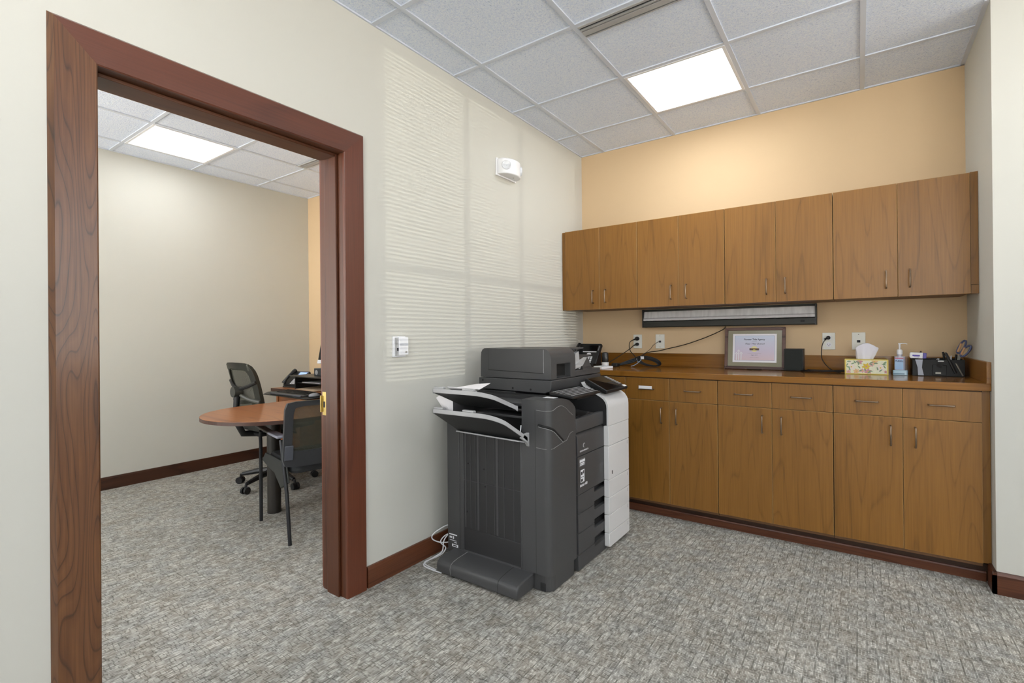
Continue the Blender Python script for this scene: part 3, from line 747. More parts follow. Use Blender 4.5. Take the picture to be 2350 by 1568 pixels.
obj('rating_label', MB().box(.148, .205, FY-.0016, FY-.001, .152, .158).box(.150, .168, FY-.0016, FY-.001, .134, .144).box(.174, .182, FY-.0016, FY-.001, .132, .146).box(.150, .20, FY-.0016, FY-.001, .122, .125).box(.185, .203, FY-.0016, FY-.001, .112, .116).box(.168, .212, FY-.0016, FY-.001, .090, .104), m_white, cr)
obj('label_print', MB().box(.176, .204, FY-.002, FY-.0016, .094, .100), m_chard, cr)
# interior behind the upper tray
for z0, z1, x0, x1 in ((.885, .90, .18, .62), (.82, .832, .30, .61), (.86, .868, .42, .64)): obj('exit_flap', MB().box(x0, x1, FY+.06, -1.70, z0, z1), m_char, cr, bevel=.002)
obj('exit_roller', MB().tube([(.20, FY+.14, .862), (.62, FY+.14, .862)], .011, 10), m_lgrey, cr, smooth=True)
obj('side_wall', MB().box(.140, .165, FY+.02, -1.70, .735, .92), m_char, cr)
obj('silver_rod', MB().tube([(.632, FY-.004, .745), (.638, FY-.004, .80)], .003, 6), m_white, cr)
# front bumper foot
mb = MB().prism([(-2.041, .012), (-2.045, .05), (-2.038, .068), (-2.02, .077), (-1.99, .083), (FY+.004, .088), (FY+.004, .012)], 'x', .186, .705)
bp_ = obj('bumper', mb, m_char, cr, bevel=.008, seg=3)
obj('bumper_seam', MB().tube([(.285, FY+.0, .0886), (.285, -1.99, .0836), (.285, -2.02, .0776), (.285, -2.0385, .0686), (.285, -2.0455, .05), (.285, -2.0415, .014)], .0012, 5), sm, bp_)
obj('bumper_seam', MB().tube([(.59, FY+.0, .0886), (.59, -1.99, .0836), (.59, -2.02, .0776), (.59, -2.0385, .0686), (.59, -2.0455, .05), (.59, -2.0415, .014)], .0008, 5), m_hole, bp_)
# --- output trays
def tray(x0, x1, y0, z0, yo, zo, low):
    """plate rising from the hinge (y0,z0) to its outer edge (yo,zo)"""
    def zz(y): 
        t = (y0-y)/(y0-yo); return z0+(zo-z0)*min(1, max(0, t))
    r = .13
    edge = [(x0, y0)]+[(x0, yo+.01), (x0+.01, yo)]
    for k in range(7):
        t = PI/2*k/6; edge.append((x1-r*.85+r*.85*math.sin(t), yo+r*.55-r*.55*math.cos(t)))
    edge += [(x1+.012, y0-.04), (x1+.012, y0)]
    mb = MB(); k = len(edge); h = .004
    full = edge; edge = [(cxm+(x-cxm)*.985, y0+(y-y0)*.975) for cxm in [(x0+x1)/2] for x, y in edge]
    mb.v = [(x, y, zz(y)-.004) for x, y in edge]+[(x, y, zz(y)-.010) for x, y in edge]
    mb._f(tuple(range(k))[::-1]); mb._f(tuple(range(k, 2*k)))
    for i in range(k): mb._f((i, (i+1) % k, k+(i+1) % k, k+i))
    tr_ = obj('output_tray', mb, m_chard, cr)
    # light rim along the outer and front edge
    rim = full[1:]; n = len(rim); mb = MB()
    rimh = [.020]*n
    for i, (x, y) in enumerate(rim):
        z = zz(y); w = .028; cx, cy = (x0+x1)/2-.1, y0+.3
        dx, dy = (0, 1) if i < 3 else (-(math.sin(PI/2*min(1, (i-2)/6))), math.cos(PI/2*min(1, (i-2)/6)))
        if i >= n-2: dx, dy = -1, 0
        mb.v += [(x, y, z+.010), (x, y, z-.012), (x+dx*w, y+dy*w, zz(y+dy*w)+.012), (x+dx*w, y+dy*w, zz(y+dy*w)-.003)]
    for i in range(n-1):
        a, b = i*4, (i+1)*4
        mb._f((a, b, b+1, a+1)[::-1]); mb._f((a, a+2, b+2, b)[::-1]); mb._f((a+2, a+3, b+3, b+2)[::-1]); mb._f((a+1, b+1, b+3, a+3)[::-1])
    mb._f((0, 1, 3, 2)); e = (n-1)*4; mb._f((e, e+2, e+3, e+1))
    obj('tray_rim', mb, m_lgrey, tr_, bevel=.002)
    # raised stops either side of the finger notch
    a = x0+.06; 
    for xa, xb in ((x0+.012, x0+.075), (x0+.20, x0+.27)):
        obj('tray_stop', MB().prism([(yo+.001, zo+.009), (yo+.003, zo+.018), (yo+.022, zo+.018), (yo+.026, zo+.006)], 'x', xa, xb), m_lgrey, tr_, bevel=.003)
    if low:
        obj('tray_bracket', MB().slab([(x0+.01, y0+.012, z0-.004), (x1, y0+.012, z0-.016), (x1, y0-.06, z0+.002), (x0+.01, y0-.045, z0+.006)][::-1], .006), m_lgrey, tr_)
        obj('tray_bracket', MB().prism([(y0+.014, z0+.03), (y0+.014, z0-.04), (y0-.01, z0-.012), (y0-.05, z0+.012), (y0-.03, z0+.028)], 'x', x1-.005, x1+.012), m_lgrey, tr_, bevel=.002)
        for xa in (x0+.075, x0+.345):
            obj('tray_arm', MB().slab([(xa, y0-.0, z0-.006), (xa+.03, y0-.0, z0-.006), (xa+.01, yo+.07, zo-.035), (xa-.02, yo+.07, zo-.035)], .012), m_chard, tr_)
    return tr_
tray(.245, .672, FY-.012, .738, -2.125, .872, True)
tray(.245, .612, FY-.012, .884, -2.125, .974, False)

# papers lying in and behind the trays
def sheet(name, pts, label, th=.0008, n=1, cat='paper'):
    mb = MB()
    for k in range(n):
        o = Vector((0, 0, .0016*k)); mb.slab([Vector(p)+o for p in pts], th)
    return tag(obj(name, mb, m_paper), label, cat)
sheet('paper_stack', [(.33, -1.93, .897), (.33, -2.10, .990), (.49, -2.09, .985), (.49, -1.92, .892)][::-1], 'white sheets lying in the upper output tray of the copier', n=3)
o = sheet('paper_sheet', [(.37, -2.075, .990), (.50, -2.055, .985), (.485, -1.95, 1.006), (.395, -1.955, .998)], 'curled white sheet sticking up from the upper output tray', n=1)
sheet('folded_paper', [(.285, -2.06, .845), (.33, -2.06, .845), (.338, -2.07, .915), (.275, -2.10, .945), (.252, -2.10, .932)], 'folded printed paper leaning at the wall end of the copier trays', n=2)

# white cables behind the copier
wc = thing('network_cable', (.08, -1.95, 0), 'looped white cables on the floor between the copier and the wall', 'cable')
obj('cable', MB().tube(spline([(.10, -1.80, .16), (.06, -1.83, .158), (.03, -1.90, .13), (.025, -1.91, .10), (.05, -1.87, .072), (.10, -1.84, .08), (.11, -1.86, .13), (.10, -1.87, .12), (.085, -1.88, .09), (.09, -1.90, .04), (.07, -1.94, .02), (.05, -1.985, .004), (.07, -2.02, .004), (.13, -2.03, .004), (.21, -2.03, .0045)], 8), .0033, 7), m_white, wc, smooth=True)
obj('cable', MB().tube(spline([(.10, -1.80, .12), (.07, -1.85, .11), (.06, -1.88, .08), (.09, -1.87, .05), (.08, -1.90, .02), (.05, -1.95, .005), (.045, -1.99, .004), (.08, -2.01, .004), (.16, -2.02, .004)], 8), .0033, 7), m_white, wc, smooth=True)

# ---------------------------------------------------------------- wall fittings
# thermostat
r = thing('thermostat', (0, -2.126, 1.14), 'small white thermostat on the beige wall right of the door frame', 'thermostat')
obj('back_plate', MB().box(0, .012, -2.168, -2.084, 1.137, 1.246), m_white, r, bevel=.002)
obj('thermostat_cover', MB().box(.012, .034, -2.146, -2.083, 1.148, 1.243), m_white, r, bevel=.003)
obj('scale_strip', MB().box(.012, .026, -2.158, -2.147, 1.145, 1.240), m_lgrey, r)
obj('slider', MB().box(.026, .030, -2.156, -2.149, 1.170, 1.186), m_ink, r)
obj('cover_groove', MB().box(.034, .0345, -2.144, -2.086, 1.196, 1.209), P('pale_grey', '#c6c9d0', .5), r)
obj('oval_badge', MB().lathe([(.0075, .034), (.0075, .0348)], (0, -2.100, 1.163), 20, 'x', 1, .5), m_screw, r)
# emergency light
r = thing('emergency_light', (0, -1.15, 2.36), 'white two-headed emergency light high on the beige wall', 'light')
body = []
for k in range(13):
    t = PI*k/12; body.append((.012+.085*math.sin(t)**.8 if 0 < k < 12 else .012, -1.148-.108*math.cos(t)))
obj('housing', MB().prism(body, 'z', 2.345, 2.450), m_white, r, bevel=.006, seg=3)
obj('back_plate', MB().box(0, .012, -1.262, -1.034, 2.338, 2.457), m_white, r, bevel=.003)
for sgn in (-1, 1):
    c = Vector((.066, -1.148+sgn*.078, 2.400))
    hd = MB().lathe([(.031, -.004), (.031, .012), (.028, .015), (.020, .012), (.007, .010), (.004, .015)], (0, 0, 0), 28, 'y')
    if sgn < 0: hd.xf(Matrix.Rotation(PI, 4, 'Z'))
    hd.xf(Matrix.Translation(c) @ Matrix.Rotation(math.radians(42 if sgn < 0 else -42), 4, 'Z'))
    obj('lamp_head', hd, P('lamp_lens', '#d3d6dc', .15), r, smooth=True)
obj('test_button', MB().lathe([(.004, 0), (.004, -.002)], (.05, -1.12, 2.345), 10), m_screw, r)
# socket and data plates on the tan wall
def plate(name, x0, label, cat, kind):
    z0, z1 = 1.133, 1.247; x1 = x0+.0735; r = thing(name, (x0+.037, 0, z0), label, cat)
    obj('cover_plate', MB().box(x0, x1, -.006, -.0003, z0, z1), P('ivory_plate', '#e6e6de', .4) if 'ivory_plate' not in bpy.data.materials else bpy.data.materials['ivory_plate'], r, bevel=.002)
    cx = (x0+x1)/2
    if kind == 'socket':
        for z in (1.167, 1.213):
            f = obj('socket_face', MB().lathe([(.0165, 0), (.0165, -.002)][::-1], (cx, -.006, z), 20, 'y'), m_white, r)
            obj('slots', MB().box(cx-.008, cx-.006, -.0085, -.008, z-.003, z+.006).box(cx+.006, cx+.008, -.0085, -.008, z-.003, z+.006).box(cx-.0025, cx+.0025, -.0085, -.008, z-.010, z-.006), m_ink, f)
    else:
        obj('jack', MB().box(cx-.009, cx+.009, -.0075, -.006, 1.181, 1.196), m_ink, r)
        for z in (1.146, 1.234): obj('screw', MB().lathe([(.003, 0), (.003, -.001)][::-1], (cx, -.006, z), 10, 'y'), m_screw, r)
    return r, cx
pl1, px1 = plate('wall_socket', .471, 'left wall socket with two black plugs in it', 'socket', 'socket')
pl2, px2 = plate('data_plate', .659, 'white data plate with a thin cable plugged in, between socket and certificate', 'wall plate', 'data')
pl3, px3 = plate('wall_socket', 1.811, 'right wall socket with one black plug, over the coiled cord', 'socket', 'socket')
pl4, px4 = plate('data_plate', 1.976, 'white data plate half hidden by the tissue', 'wall plate', 'data')
# under-cabinet tube light
r = thing('tube_light', (1.185, -.06, 1.30), 'long black tube light with a clear ribbed lens under the wall cabinets', 'light')
LX0, LX1 = .580, 1.781
obj('light_housing', MB().prism([(-.001, 1.303), (-.075, 1.303), (-.080, 1.308), (-.080, 1.349), (-.058, 1.352), (-.040, 1.430), (-.045, 1.4455), (-.001, 1.4455)], 'x', LX0, LX1), P('fixture_dark', '#2b2c28', .5), r, bevel=.002)
ml = NT('ribbed_lens'); ml.b.inputs['Roughness'].default_value = .25; ml.b.inputs['Coat Weight'].default_value = .4
g_ = ml.n('ShaderNodeNewGeometry').outputs['Position']; ml.l(ml.ramp(ml.noise(ml.mapping(g_, (40, 1, 8)), 1, 2), [(.3, hexc('#d6d6d8')), (.7, hexc('#ececee'))]), ml.b.inputs['Base Color'])
wv = ml.n('ShaderNodeTexWave'); wv.inputs['Scale'].default_value = 60; ml.l(g_, wv.inputs['Vector']); ml.bump(wv.outputs['Fac'], .3, .001)
obj('lens', MB().prism([(-.060, 1.353), (-.082, 1.356), (-.078, 1.372), (-.066, 1.380), (-.056, 1.428), (-.040, 1.431)], 'x', LX0+.006, LX1-.006), ml.m, r, smooth=True)
obj('tube', MB().tube([(LX0+.01, -.0765, 1.366), (LX1-.06, -.0765, 1.366)], .0085, 10), P('tube_white', '#d9d9dc', .3), r, smooth=True)
obj('end_cap', MB().box(LX0-.002, LX0+.006, -.084, -.001, 1.302, 1.4455).box(LX1-.006, LX1+.002, -.084, -.001, 1.302, 1.4455), m_black, r)
obj('rocker_switch', MB().box(1.69, 1.715, -.083, -.080, 1.322, 1.336), m_hole, r)

# cords
def cord(name, pts, rad, label, mat=m_black, n=7, cat='cord', group=None):
    return tag(obj(name, MB().tube(spline(pts, n), rad, 7), mat, smooth=True), label, cat, group)
m_cordb = P('cord_brown_black', '#2c2313', .5)
cord('light_cord', [(1.205, -.045, 1.30), (1.19, -.055, 1.28), (1.12, -.05, 1.245), (1.02, -.04, 1.205), (.90, -.03, 1.165), (.78, -.04, 1.135), (.70, -.06, 1.115), (.62, -.10, 1.10), (.56, -.13, 1.06)], .0036, 'black cord sagging from the tube light down to the bundled cables', m_cordb)
def plug(loc, rad, label):
    r = thing('power_plug', loc, label, 'plug'); x, y, z = loc
    obj('plug_body', MB().lathe([(rad, 0), (rad, -.018), (rad*.8, -.026), (rad*.5, -.030)][::-1], loc, 16, 'y'), m_black, r, smooth=True)
    obj('cord_relief', MB().tube([(x-rad*.3, y-.018, z-.002), (x-rad*1.1, y-.02, z-.006), (x-rad*1.8, y-.021, z-.010)], [.007, .006, .0045], 8), m_black, r, smooth=True)
plug((px1, -.0085, 1.213), .0165, 'upper round black plug in the left socket')
plug((px1, -.0085, 1.167), .0135, 'lower black plug in the left socket')
plug((px3-.002, -.0085, 1.213), .0125, 'black plug in the right socket')
cord('plug_lead', [(px1-.03, -.030, 1.203), (px1-.055, -.035, 1.185), (px1-.06, -.04, 1.15), (px1-.045, -.05, 1.11), (px1-.01, -.07, 1.08), (px1+.03, -.11, 1.055)], .0034, 'curved black cord from the upper plug of the left socket', m_cordb)
cord('plug_lead', [(px1-.025, -.030, 1.158), (px1-.05, -.05, 1.13), (px1-.10, -.08, 1.09), (px1-.14, -.12, 1.055), (px1-.17, -.16, 1.03), (px1-.20, -.2, 1.005)], .0034, 'straight black cord from the lower plug running down-left to the counter', m_cordb)
cord('data_cable', [(px2, -.010, 1.188), (px2-.01, -.03, 1.185), (px2-.04, -.05, 1.16), (px2-.06, -.06, 1.13), (px2-.09, -.09, 1.10), (px2-.12, -.12, 1.075)], .0022, 'thin grey-brown cable from the left data plate', P('cable_grey_brown', '#5c5142', .5))
cord('speaker_cord', [(px3-.012, -.034, 1.205), (px3-.03, -.05, 1.18), (px3-.04, -.055, 1.13), (px3-.035, -.07, 1.07), (px3+.0, -.10, 1.02), (px3+.04, -.14, .9945), (px3+.07, -.16, .9935)], .0026, 'black cord hanging from the right socket to the counter')
bpts = []
for k in range(46):
    t = k/45*2*PI*3.1; rr = .075+.014*math.sin(t*.7)
    bpts.append((px3-.02+rr*1.55*math.cos(t), -.145+rr*.55*math.sin(t), .9935+.0018*k/8+.002*math.sin(t*1.3)))
bpts += [(px3-.17, -.13, .995), (px3-.24, -.12, .9935)]
cord('coiled_cord', bpts, .0026, 'black cord coiled flat on the counter between speaker and tissue box', n=3)
# cable bundle on the counter left of the certificate
cbn = thing('cable_bundle', (.60, -.14, CT), 'bundle of black cables tied with a tag, lying against the backsplash', 'cable bundle')
for j in range(6):
    pts = []; a = .068+.009*j; b = .020+.004*j; ph = .3*j
    for k in range(17):
        t = 2*PI*k/16; pts.append((.650+a*math.cos(t)*.9, -.13-.015*j*.3+.02*math.cos(t+ph), 1.026+.002*j+b*math.sin(t+.15)*1.0-.02*math.cos(t)))
    obj('cable_loop', MB().tube(spline(pts, 3), .0032, 6), m_black, cbn, smooth=True)
for j in range(6):
    y = -.12-.012*j
    pts = [(.60, y, 1.055+.004*(j % 3)), (.55, y-.01, 1.060-.006*j), (.50, y-.015, 1.045-.006*j), (.44, y-.02, 1.022-.004*j), (.38+.01*j, y-.02, 1.0), (.34+.012*j, y-.03, .998)]
    obj('cable_run', MB().tube(spline(pts, 4), .0032, 6), m_black if j % 2 else P('cable_slate', '#3c4650', .4), cbn, smooth=True)
obj('cable_tie', MB().tube(spline([(.555, -.15, 1.06), (.565, -.17, 1.04), (.575, -.15, 1.03), (.585, -.13, 1.055), (.57, -.16, 1.07)], 5), .0045, 6), P('tie_grey', '#9aa0aa', .4), cbn, smooth=True)
obj('paper_tag', MB().box(.594, .622, -.172, -.170, 1.052, 1.074), m_white, cbn)
obj('loose_end', MB().tube(spline([(.60, -.17, 1.05), (.585, -.18, 1.03), (.555, -.20, 1.005), (.53, -.21, .996)], 5), .003, 6), P('cable_pale', '#8d9aa8', .4), cbn, smooth=True)
pa = obj('power_adapter', MB().box(.375, .425, -.24, -.18, CT, CT+.028), m_black, bevel=.006); tag(pa, 'small black power adapter on the counter behind the copier', 'adapter')

# ---------------------------------------------------------------- things on the counter
# framed certificate, leaning back
cf = bpy.data.objects.new('framed_certificate', None); COL.objects.link(cf)
tag(cf, 'dark wood picture frame with a pale certificate, leaning on the tan wall', 'picture frame')
cf.location = (1.399, -.085, CT+.001); cf.rotation_euler = (math.radians(-9), 0, 0); cf.empty_display_size = .1
fw, fh, t = .395, .302, .021
def mitre(t0, t1, z0):
    pass
mb = MB()
for pts in ([(-fw/2, 0), (fw/2, 0), (fw/2-t, t), (-fw/2+t, t)], [(-fw/2, fh), (-fw/2+t, fh-t), (fw/2-t, fh-t), (fw/2, fh)], [(-fw/2, 0), (-fw/2+t, t), (-fw/2+t, fh-t), (-fw/2, fh)], [(fw/2, 0), (fw/2, fh), (fw/2-t, fh-t), (fw/2-t, t)]):
    mb.prism(pts, 'y', -.009, .009)
obj('frame', mb, wood('frame_walnut', ('#2c1a14', '#4a3028', '#6a4c42'), 'x', .4, freq=4), cf, local=True, bevel=.002)
obj('backing', MB().box(-fw/2+.004, fw/2-.004, .002, .008, .004, fh-.004), m_carc, cf, local=True)
obj('mat_board', MB().box(-fw/2+t, fw/2-t, -.0005, .002, t, fh-t), P('mat_olive', '#8c8770', .18, coat=.5), cf, local=True)
pw, ph = .286, .206; zc_ = fh/2+.002; xo = .0
pr = obj('certificate_sheet', MB().box(xo-pw/2, xo+pw/2, -.0012, -.0005, zc_-ph/2, zc_+ph/2), P('sheet_white', '#f0eef4', .4), cf, local=True)
mg = NT('certificate_tint'); tcx = mg.n('ShaderNodeTexCoord').outputs['Object']; sp_ = mg.n('ShaderNodeSeparateXYZ'); mg.l(tcx, sp_.inputs[0])
mr = mg.n('ShaderNodeMapRange'); mr.inputs[1].default_value = zc_-ph/2; mr.inputs[2].default_value = zc_+ph/2; mg.l(sp_.outputs[2], mr.inputs[0])
mg.l(mg.ramp(mr.outputs[0], [(0, hexc('#dcc2c6')), (.4, hexc('#d4cade')), (1, hexc('#cfdcee'))]), mg.b.inputs['Base Color']); mg.b.inputs['Roughness'].default_value = .35
obj('tinted_field', MB().box(xo-pw/2+.013, xo+pw/2-.013, -.0016, -.0012, zc_-ph/2+.013, zc_+ph/2-.013), mg.m, pr, local=True)
bw = MB(); b_ = .0135; w_ = .0018
for (x0, x1, z0, z1) in ((xo-pw/2+b_, xo+pw/2-b_, zc_+ph/2-b_-w_, zc_+ph/2-b_), (xo-pw/2+b_, xo+pw/2-b_, zc_-ph/2+b_, zc_-ph/2+b_+w_), (xo-pw/2+b_, xo-pw/2+b_+w_, zc_-ph/2+b_, zc_+ph/2-b_), (xo+pw/2-b_-w_, xo+pw/2-b_, zc_-ph/2+b_, zc_+ph/2-b_)): bw.box(x0, x1, -.0019, -.0016, z0, z1)
obj('border_line', bw, P('border_blue', '#7f8bb0', .5), pr, local=True)
m_tx = P('certificate_ink', '#4a4d63', .6)
def ctext(name, body, size, x, z, mat=m_tx, sh=0, bold=0, sx=1):
    o = text(name, body, size, mat, pr, (x, 0, z), (PI/2, 0, 0), sh, .0001, sx, bold=bold); o.location = (x, -.0020, z); return o
ctext('title_lettering', 'Pioneer Title Agency', .0175, xo, zc_+.062, bold=.0004, sx=.92)
ctext('small_lettering', 'presented to', .006, xo, zc_+.047)
ctext('script_lettering', 'Plaza Way Branch', .0185, xo+.002, zc_+.031, sh=.45, sx=.95)
obj('sunburst', MB().lathe([(.021, -.0020), (.021, -.0016)], (xo, 0, zc_-.007), 14, 'y'), P('pale_gold', '#e8dfa2', .5), pr, local=True)
obj('banner', MB().box(xo-.031, xo+.031, -.0023, -.0020, zc_-.016, zc_-.001), P('banner_brown', '#4d3a42', .5), pr, local=True)
obj('banner_mark', MB().box(xo-.029, xo+.029, -.0026, -.0023, zc_-.0075, zc_-.0045).box(xo-.007, xo+.007, -.0026, -.0023, zc_-.014, zc_-.008), P('banner_gold', '#b99a5a', .5), pr, local=True)
ctext('small_lettering', 'In Recognition of Outstanding Service', .0058, xo, zc_-.038, P('faint_ink', '#a898a8', .6))
ctext('small_lettering', 'August 2012', .0085, xo, zc_-.051, m_tx, .3)
ctext('small_lettering', 'Awarded by the Agency', .006, xo, zc_-.067, P('faint_rose', '#b09aa0', .6), .3)
aw = MB()
for ax, az in ((-.118, .004), (-.103, .022), (-.086, .006)):
    x = xo+ax; z = zc_-.045+az; aw.box(x-.0025, x+.0025, -.0021, -.0016, zc_-ph/2+.015, z).prism([(x-.011, z-.002), (x, z+.012), (x+.011, z-.002), (x+.008, z-.004), (x, z+.005), (x-.008, z-.004)], 'y', -.0021, -.0016)
obj('arrow_emblem', aw, m_white, pr, local=True)
# black speaker right of the frame
r = thing('desk_speaker', (1.648, -.06, CT), 'small black box speaker standing right beside the framed certificate', 'speaker')
obj('speaker_cabinet', MB().box(1.592, 1.708, -.115, -.02, CT, CT+.150), m_black, r, bevel=.003)
obj('speaker_grille', MB().box(1.598, 1.702, -.119, -.115, CT+.006, CT+.144), P('grille_cloth', '#222624', .8, bump=.4, bscale=1500), r, bevel=.002)
tag(obj('frame_easel_foot', MB().tube(spline([(1.36, -.11, CT+.004), (1.39, -.125, CT+.004), (1.43, -.125, CT+.004), (1.45, -.11, CT+.004)], 4), .0035, 6), m_black), 'short black wire foot in front of the picture frame', 'stand')
# tissue box
r = thing('tissue_box', (2.05, -.17, CT), 'yellow floral tissue box with a tissue pulled out, beside the hand sanitizer', 'tissue box')
tx0, tx1, ty0, ty1, tz = 1.940, 2.158, -.235, -.115, CT+.0915
m_yel = P('box_yellow', '#d9c463', .5, noise=.04)
obj('carton', MB().box(tx0, tx1, ty0, ty1, CT+.0003, tz), m_yel, r, bevel=.001)
fp = obj('floral_field', MB().box(tx0+.008, tx1-.008, ty0-.0004, ty0+.0001, CT+.006, tz-.006), P('floral_cream', '#e2e3c8', .5, noise=.05, nscale=90), r)
rng = random.Random(5); pm = [P('petal_'+n, c, .5) for n, c in (('rose', '#c78f98'), ('peach', '#dfb488'), ('gold', '#d6bc3e'), ('pale', '#e8dcd2'), ('leaf', '#7d9877'), ('pink', '#d8a4a8'))]
fl = MB(); y_ = ty0-.0004
def blob(cx, cz, a, b, ang, mi):
    global y_
    y_ -= .00001; pts = []
    for k in range(10):
        t = 2*PI*k/10; u_, v_ = a*math.cos(t), b*math.sin(t)*(1-.35*math.cos(t))
        pts.append((min(max(cx+u_*math.cos(ang)-v_*math.sin(ang), tx0+.009), tx1-.009), min(max(cz+u_*math.sin(ang)+v_*math.cos(ang), CT+.007), tz-.007)))
    fl.mat(mi).prism(pts, 'y', y_-.0002, y_)
for (cx, cz, mi, sz) in ((.035, .045, 3, .020), (.075, .077, 0, .017), (.110, .048, 2, .021), (.135, .060, 5, .013), (.150, .078, 1, .018), (.180, .042, 3, .022), (.060, .018, 1, .016), (.118, .018, 0, .018), (.090, .022, 5, .013), (.020, .014, 5, .012), (.205, .018, 0, .009), (.028, .075, 3, .010)):
    for k in range(6): blob(tx0+cx+sz*.55*math.cos(k*PI/3+cx*30), CT+cz+sz*.55*math.sin(k*PI/3+cx*30), sz*.55, sz*.32, k*PI/3+cx*30, mi)
    blob(tx0+cx, CT+cz, sz*.2, sz*.2, 0, 2 if mi != 2 else 0)
for k in range(22): blob(tx0+rng.uniform(.012, .206), CT+rng.uniform(.012, .08), .011, .0034, rng.uniform(0, PI), 4)
obj('floral_print', fl, pm, fp)
mb = MB(); n1, n2 = 26, 9
for j in range(n2):
    v = j/(n2-1); w = .040+.024*v**.7; cz = tz-.002+v*.108
    for i in range(n1):
        u = 2*PI*i/n1; fold = .010*math.sin(u*3+v*2.5)+.005*math.sin(u*7+1)
        ww = w*(1-.38*(max(0, v-.7)/.3)**2)
        mb.v.append((2.042+.012*v+(ww+fold*.4)*math.cos(u), -.175+(.016+.010*v+fold*.6)*math.sin(u)*(1-.5*v), cz-.030*(math.cos(u)**2)*v**3))
for j in range(n2-1):
    for i in range(n1): mb._f((j*n1+i, j*n1+(i+1) % n1, (j+1)*n1+(i+1) % n1, (j+1)*n1+i))
mb._f(tuple((n2-1)*n1+i for i in range(n1)))
ts = obj('tissue', mb, P('tissue_white', '#e9e8f2', .9), r, smooth=True); sb = ts.modifiers.new('s', 'SUBSURF'); sb.levels = 1; sb.render_levels = 1
# hand sanitizer
r = thing('sanitizer_bottle', (2.213, -.2, CT), 'clear pump bottle of hand sanitizer with blue label in a pale base', 'bottle')
sx_ = 2.213; m_gel = P('blue_gel', '#8fb2d8', .12, coat=.4); m_cl = P('clear_plastic', '#a8a7b6', .1, coat=.5)
obj('bottle', MB().prism(rrect(sx_-.026, sx_+.026, -.222, -.182, .012, 4), 'z', CT+.006, CT+.112).prism(rrect(sx_-.013, sx_+.013, -.214, -.190, .010, 4), 'z', CT+.112, CT+.124), m_cl, r, smooth=True)
lb = obj('bottle_label', MB().box(sx_-.024, sx_+.016, -.2232, -.2222, CT+.034, CT+.104), m_gel, r)
obj('label_band', MB().box(sx_-.024, sx_+.016, -.2235, -.2232, CT+.096, CT+.104), P('band_rose', '#b56a86', .4), lb)
text('label_lettering', 'PURELL', .0125, P('purell_ink', '#223058', .5), lb, (sx_-.004, -.2236, CT+.084), (PI/2, 0, 0), .3, bold=.0004, sx=.95)
obj('bottle_base', MB().prism(rrect(sx_-.034, sx_+.036, -.232, -.176, .008, 4), 'z', CT+.0003, CT+.030), P('base_aqua', '#a3c2d2', .2, coat=.4), r, bevel=.003)
obj('base_band', MB().box(sx_-.033, sx_+.020, -.2326, -.2320, CT+.006, CT+.013), P('aqua_dark', '#4f7486', .3), r)
pp = obj('pump', MB().lathe([(.0145, .124), (.0145, .146), (.011, .152), (.005, .154), (.005, .182), (.0065, .184), (.0065, .190)], (sx_, -.202, CT), 18), m_white, r, smooth=True)
obj('nozzle', MB().tube([(sx_-.006, -.202, CT+.188), (sx_+.025, -.205, CT+.189), (sx_+.036, -.206, CT+.184)], [.0035, .0025, .002], 8), m_white, pp, smooth=True)
# desk organizer
OX0, OX1, OY0, OY1 = 2.270, 2.502, -.215, -.085; oz = CT+.100
r = thing('desk_organizer', (2.386, -.15, CT), 'black plastic desk organizer full of supplies in the right corner of the counter', 'organizer')
ch = []
mb = MB().box(OX0, OX1, OY0, OY1, CT+.0003, CT+.004)
for (a, b, c_, d) in ((OX0, OX1, OY0, OY0+.003), (OX0, OX1, OY1-.003, OY1), (OX0, OX0+.003, OY0, OY1), (OX1-.003, OX1, OY0, OY1), (OX0+.085, OX0+.087, OY0, OY1), (OX1-.075, OX1-.073, OY0, OY1)): mb.box(a, b, c_, d, CT+.003, oz-.004 if c_ == OY0 else oz)
mb.box(OX0+.086, OX1-.074, OY0, OY1, CT+.06, CT+.064)
obj('organizer_body', mb, P('organizer_black', '#0f100f', .45, spec=.3), r, bevel=.001)
obj('organizer_drawer', MB().box(OX0+.090, OX1-.078, OY0-.004, OY0+.06, CT+.006, CT+.066), P('organizer_drawer_black', '#131412', .45, spec=.3), r, bevel=.002)
obj('drawer_notch', MB().lathe([(.013, -.0006), (.013, .001)], ((OX0+OX1)/2+.006, OY0-.0045, CT+.062), 20, 'y'), m_hole, r)
obj('drawer_label', MB().box(2.374, 2.398, OY0-.0048, OY0-.004, CT+.014, CT+.024), m_screw, r)
# things in the organizer
r = thing('correction_tape', (2.295, -.20, oz+.004), 'white and violet correction tape lying across the left corner of the organizer', 'correction tape')
mt = Matrix.Translation((2.300, -.212, oz+.002)) @ Matrix.Rotation(math.radians(3), 4, 'Y')
obj('dispenser_body', MB().prism(rrect(-.042, .018, 0, .034, .008, 4, (0, 1, 1, 0)), 'y', -.012, .012).xf(mt), m_white, r, bevel=.002)
obj('dispenser_cap', MB().prism([(.018, 0), (.034, .002), (.034, .032), (.018, .034)], 'y', -.013, .013).xf(mt), P('violet_plastic', '#5448a0', .35), r, bevel=.002)
obj('print_mark', MB().box(-.030, .004, -.0128, -.012, .012, .020).box(-.024, .000, -.0128, -.012, .006, .0085).xf(mt), P('violet_ink', '#5b4fb0', .5), r)
obj('tape_strip', MB().slab([(2.283, OY0-.008, oz-.004), (2.318, OY0-.008, oz-.004), (2.314, OY0-.006, CT+.05), (2.322, OY0-.006, CT+.004), (2.296, OY0-.006, CT+.004), (2.294, OY0-.006, CT+.05)][::-1], .0008), P('tape_pale', '#aab0bc', .5), r)
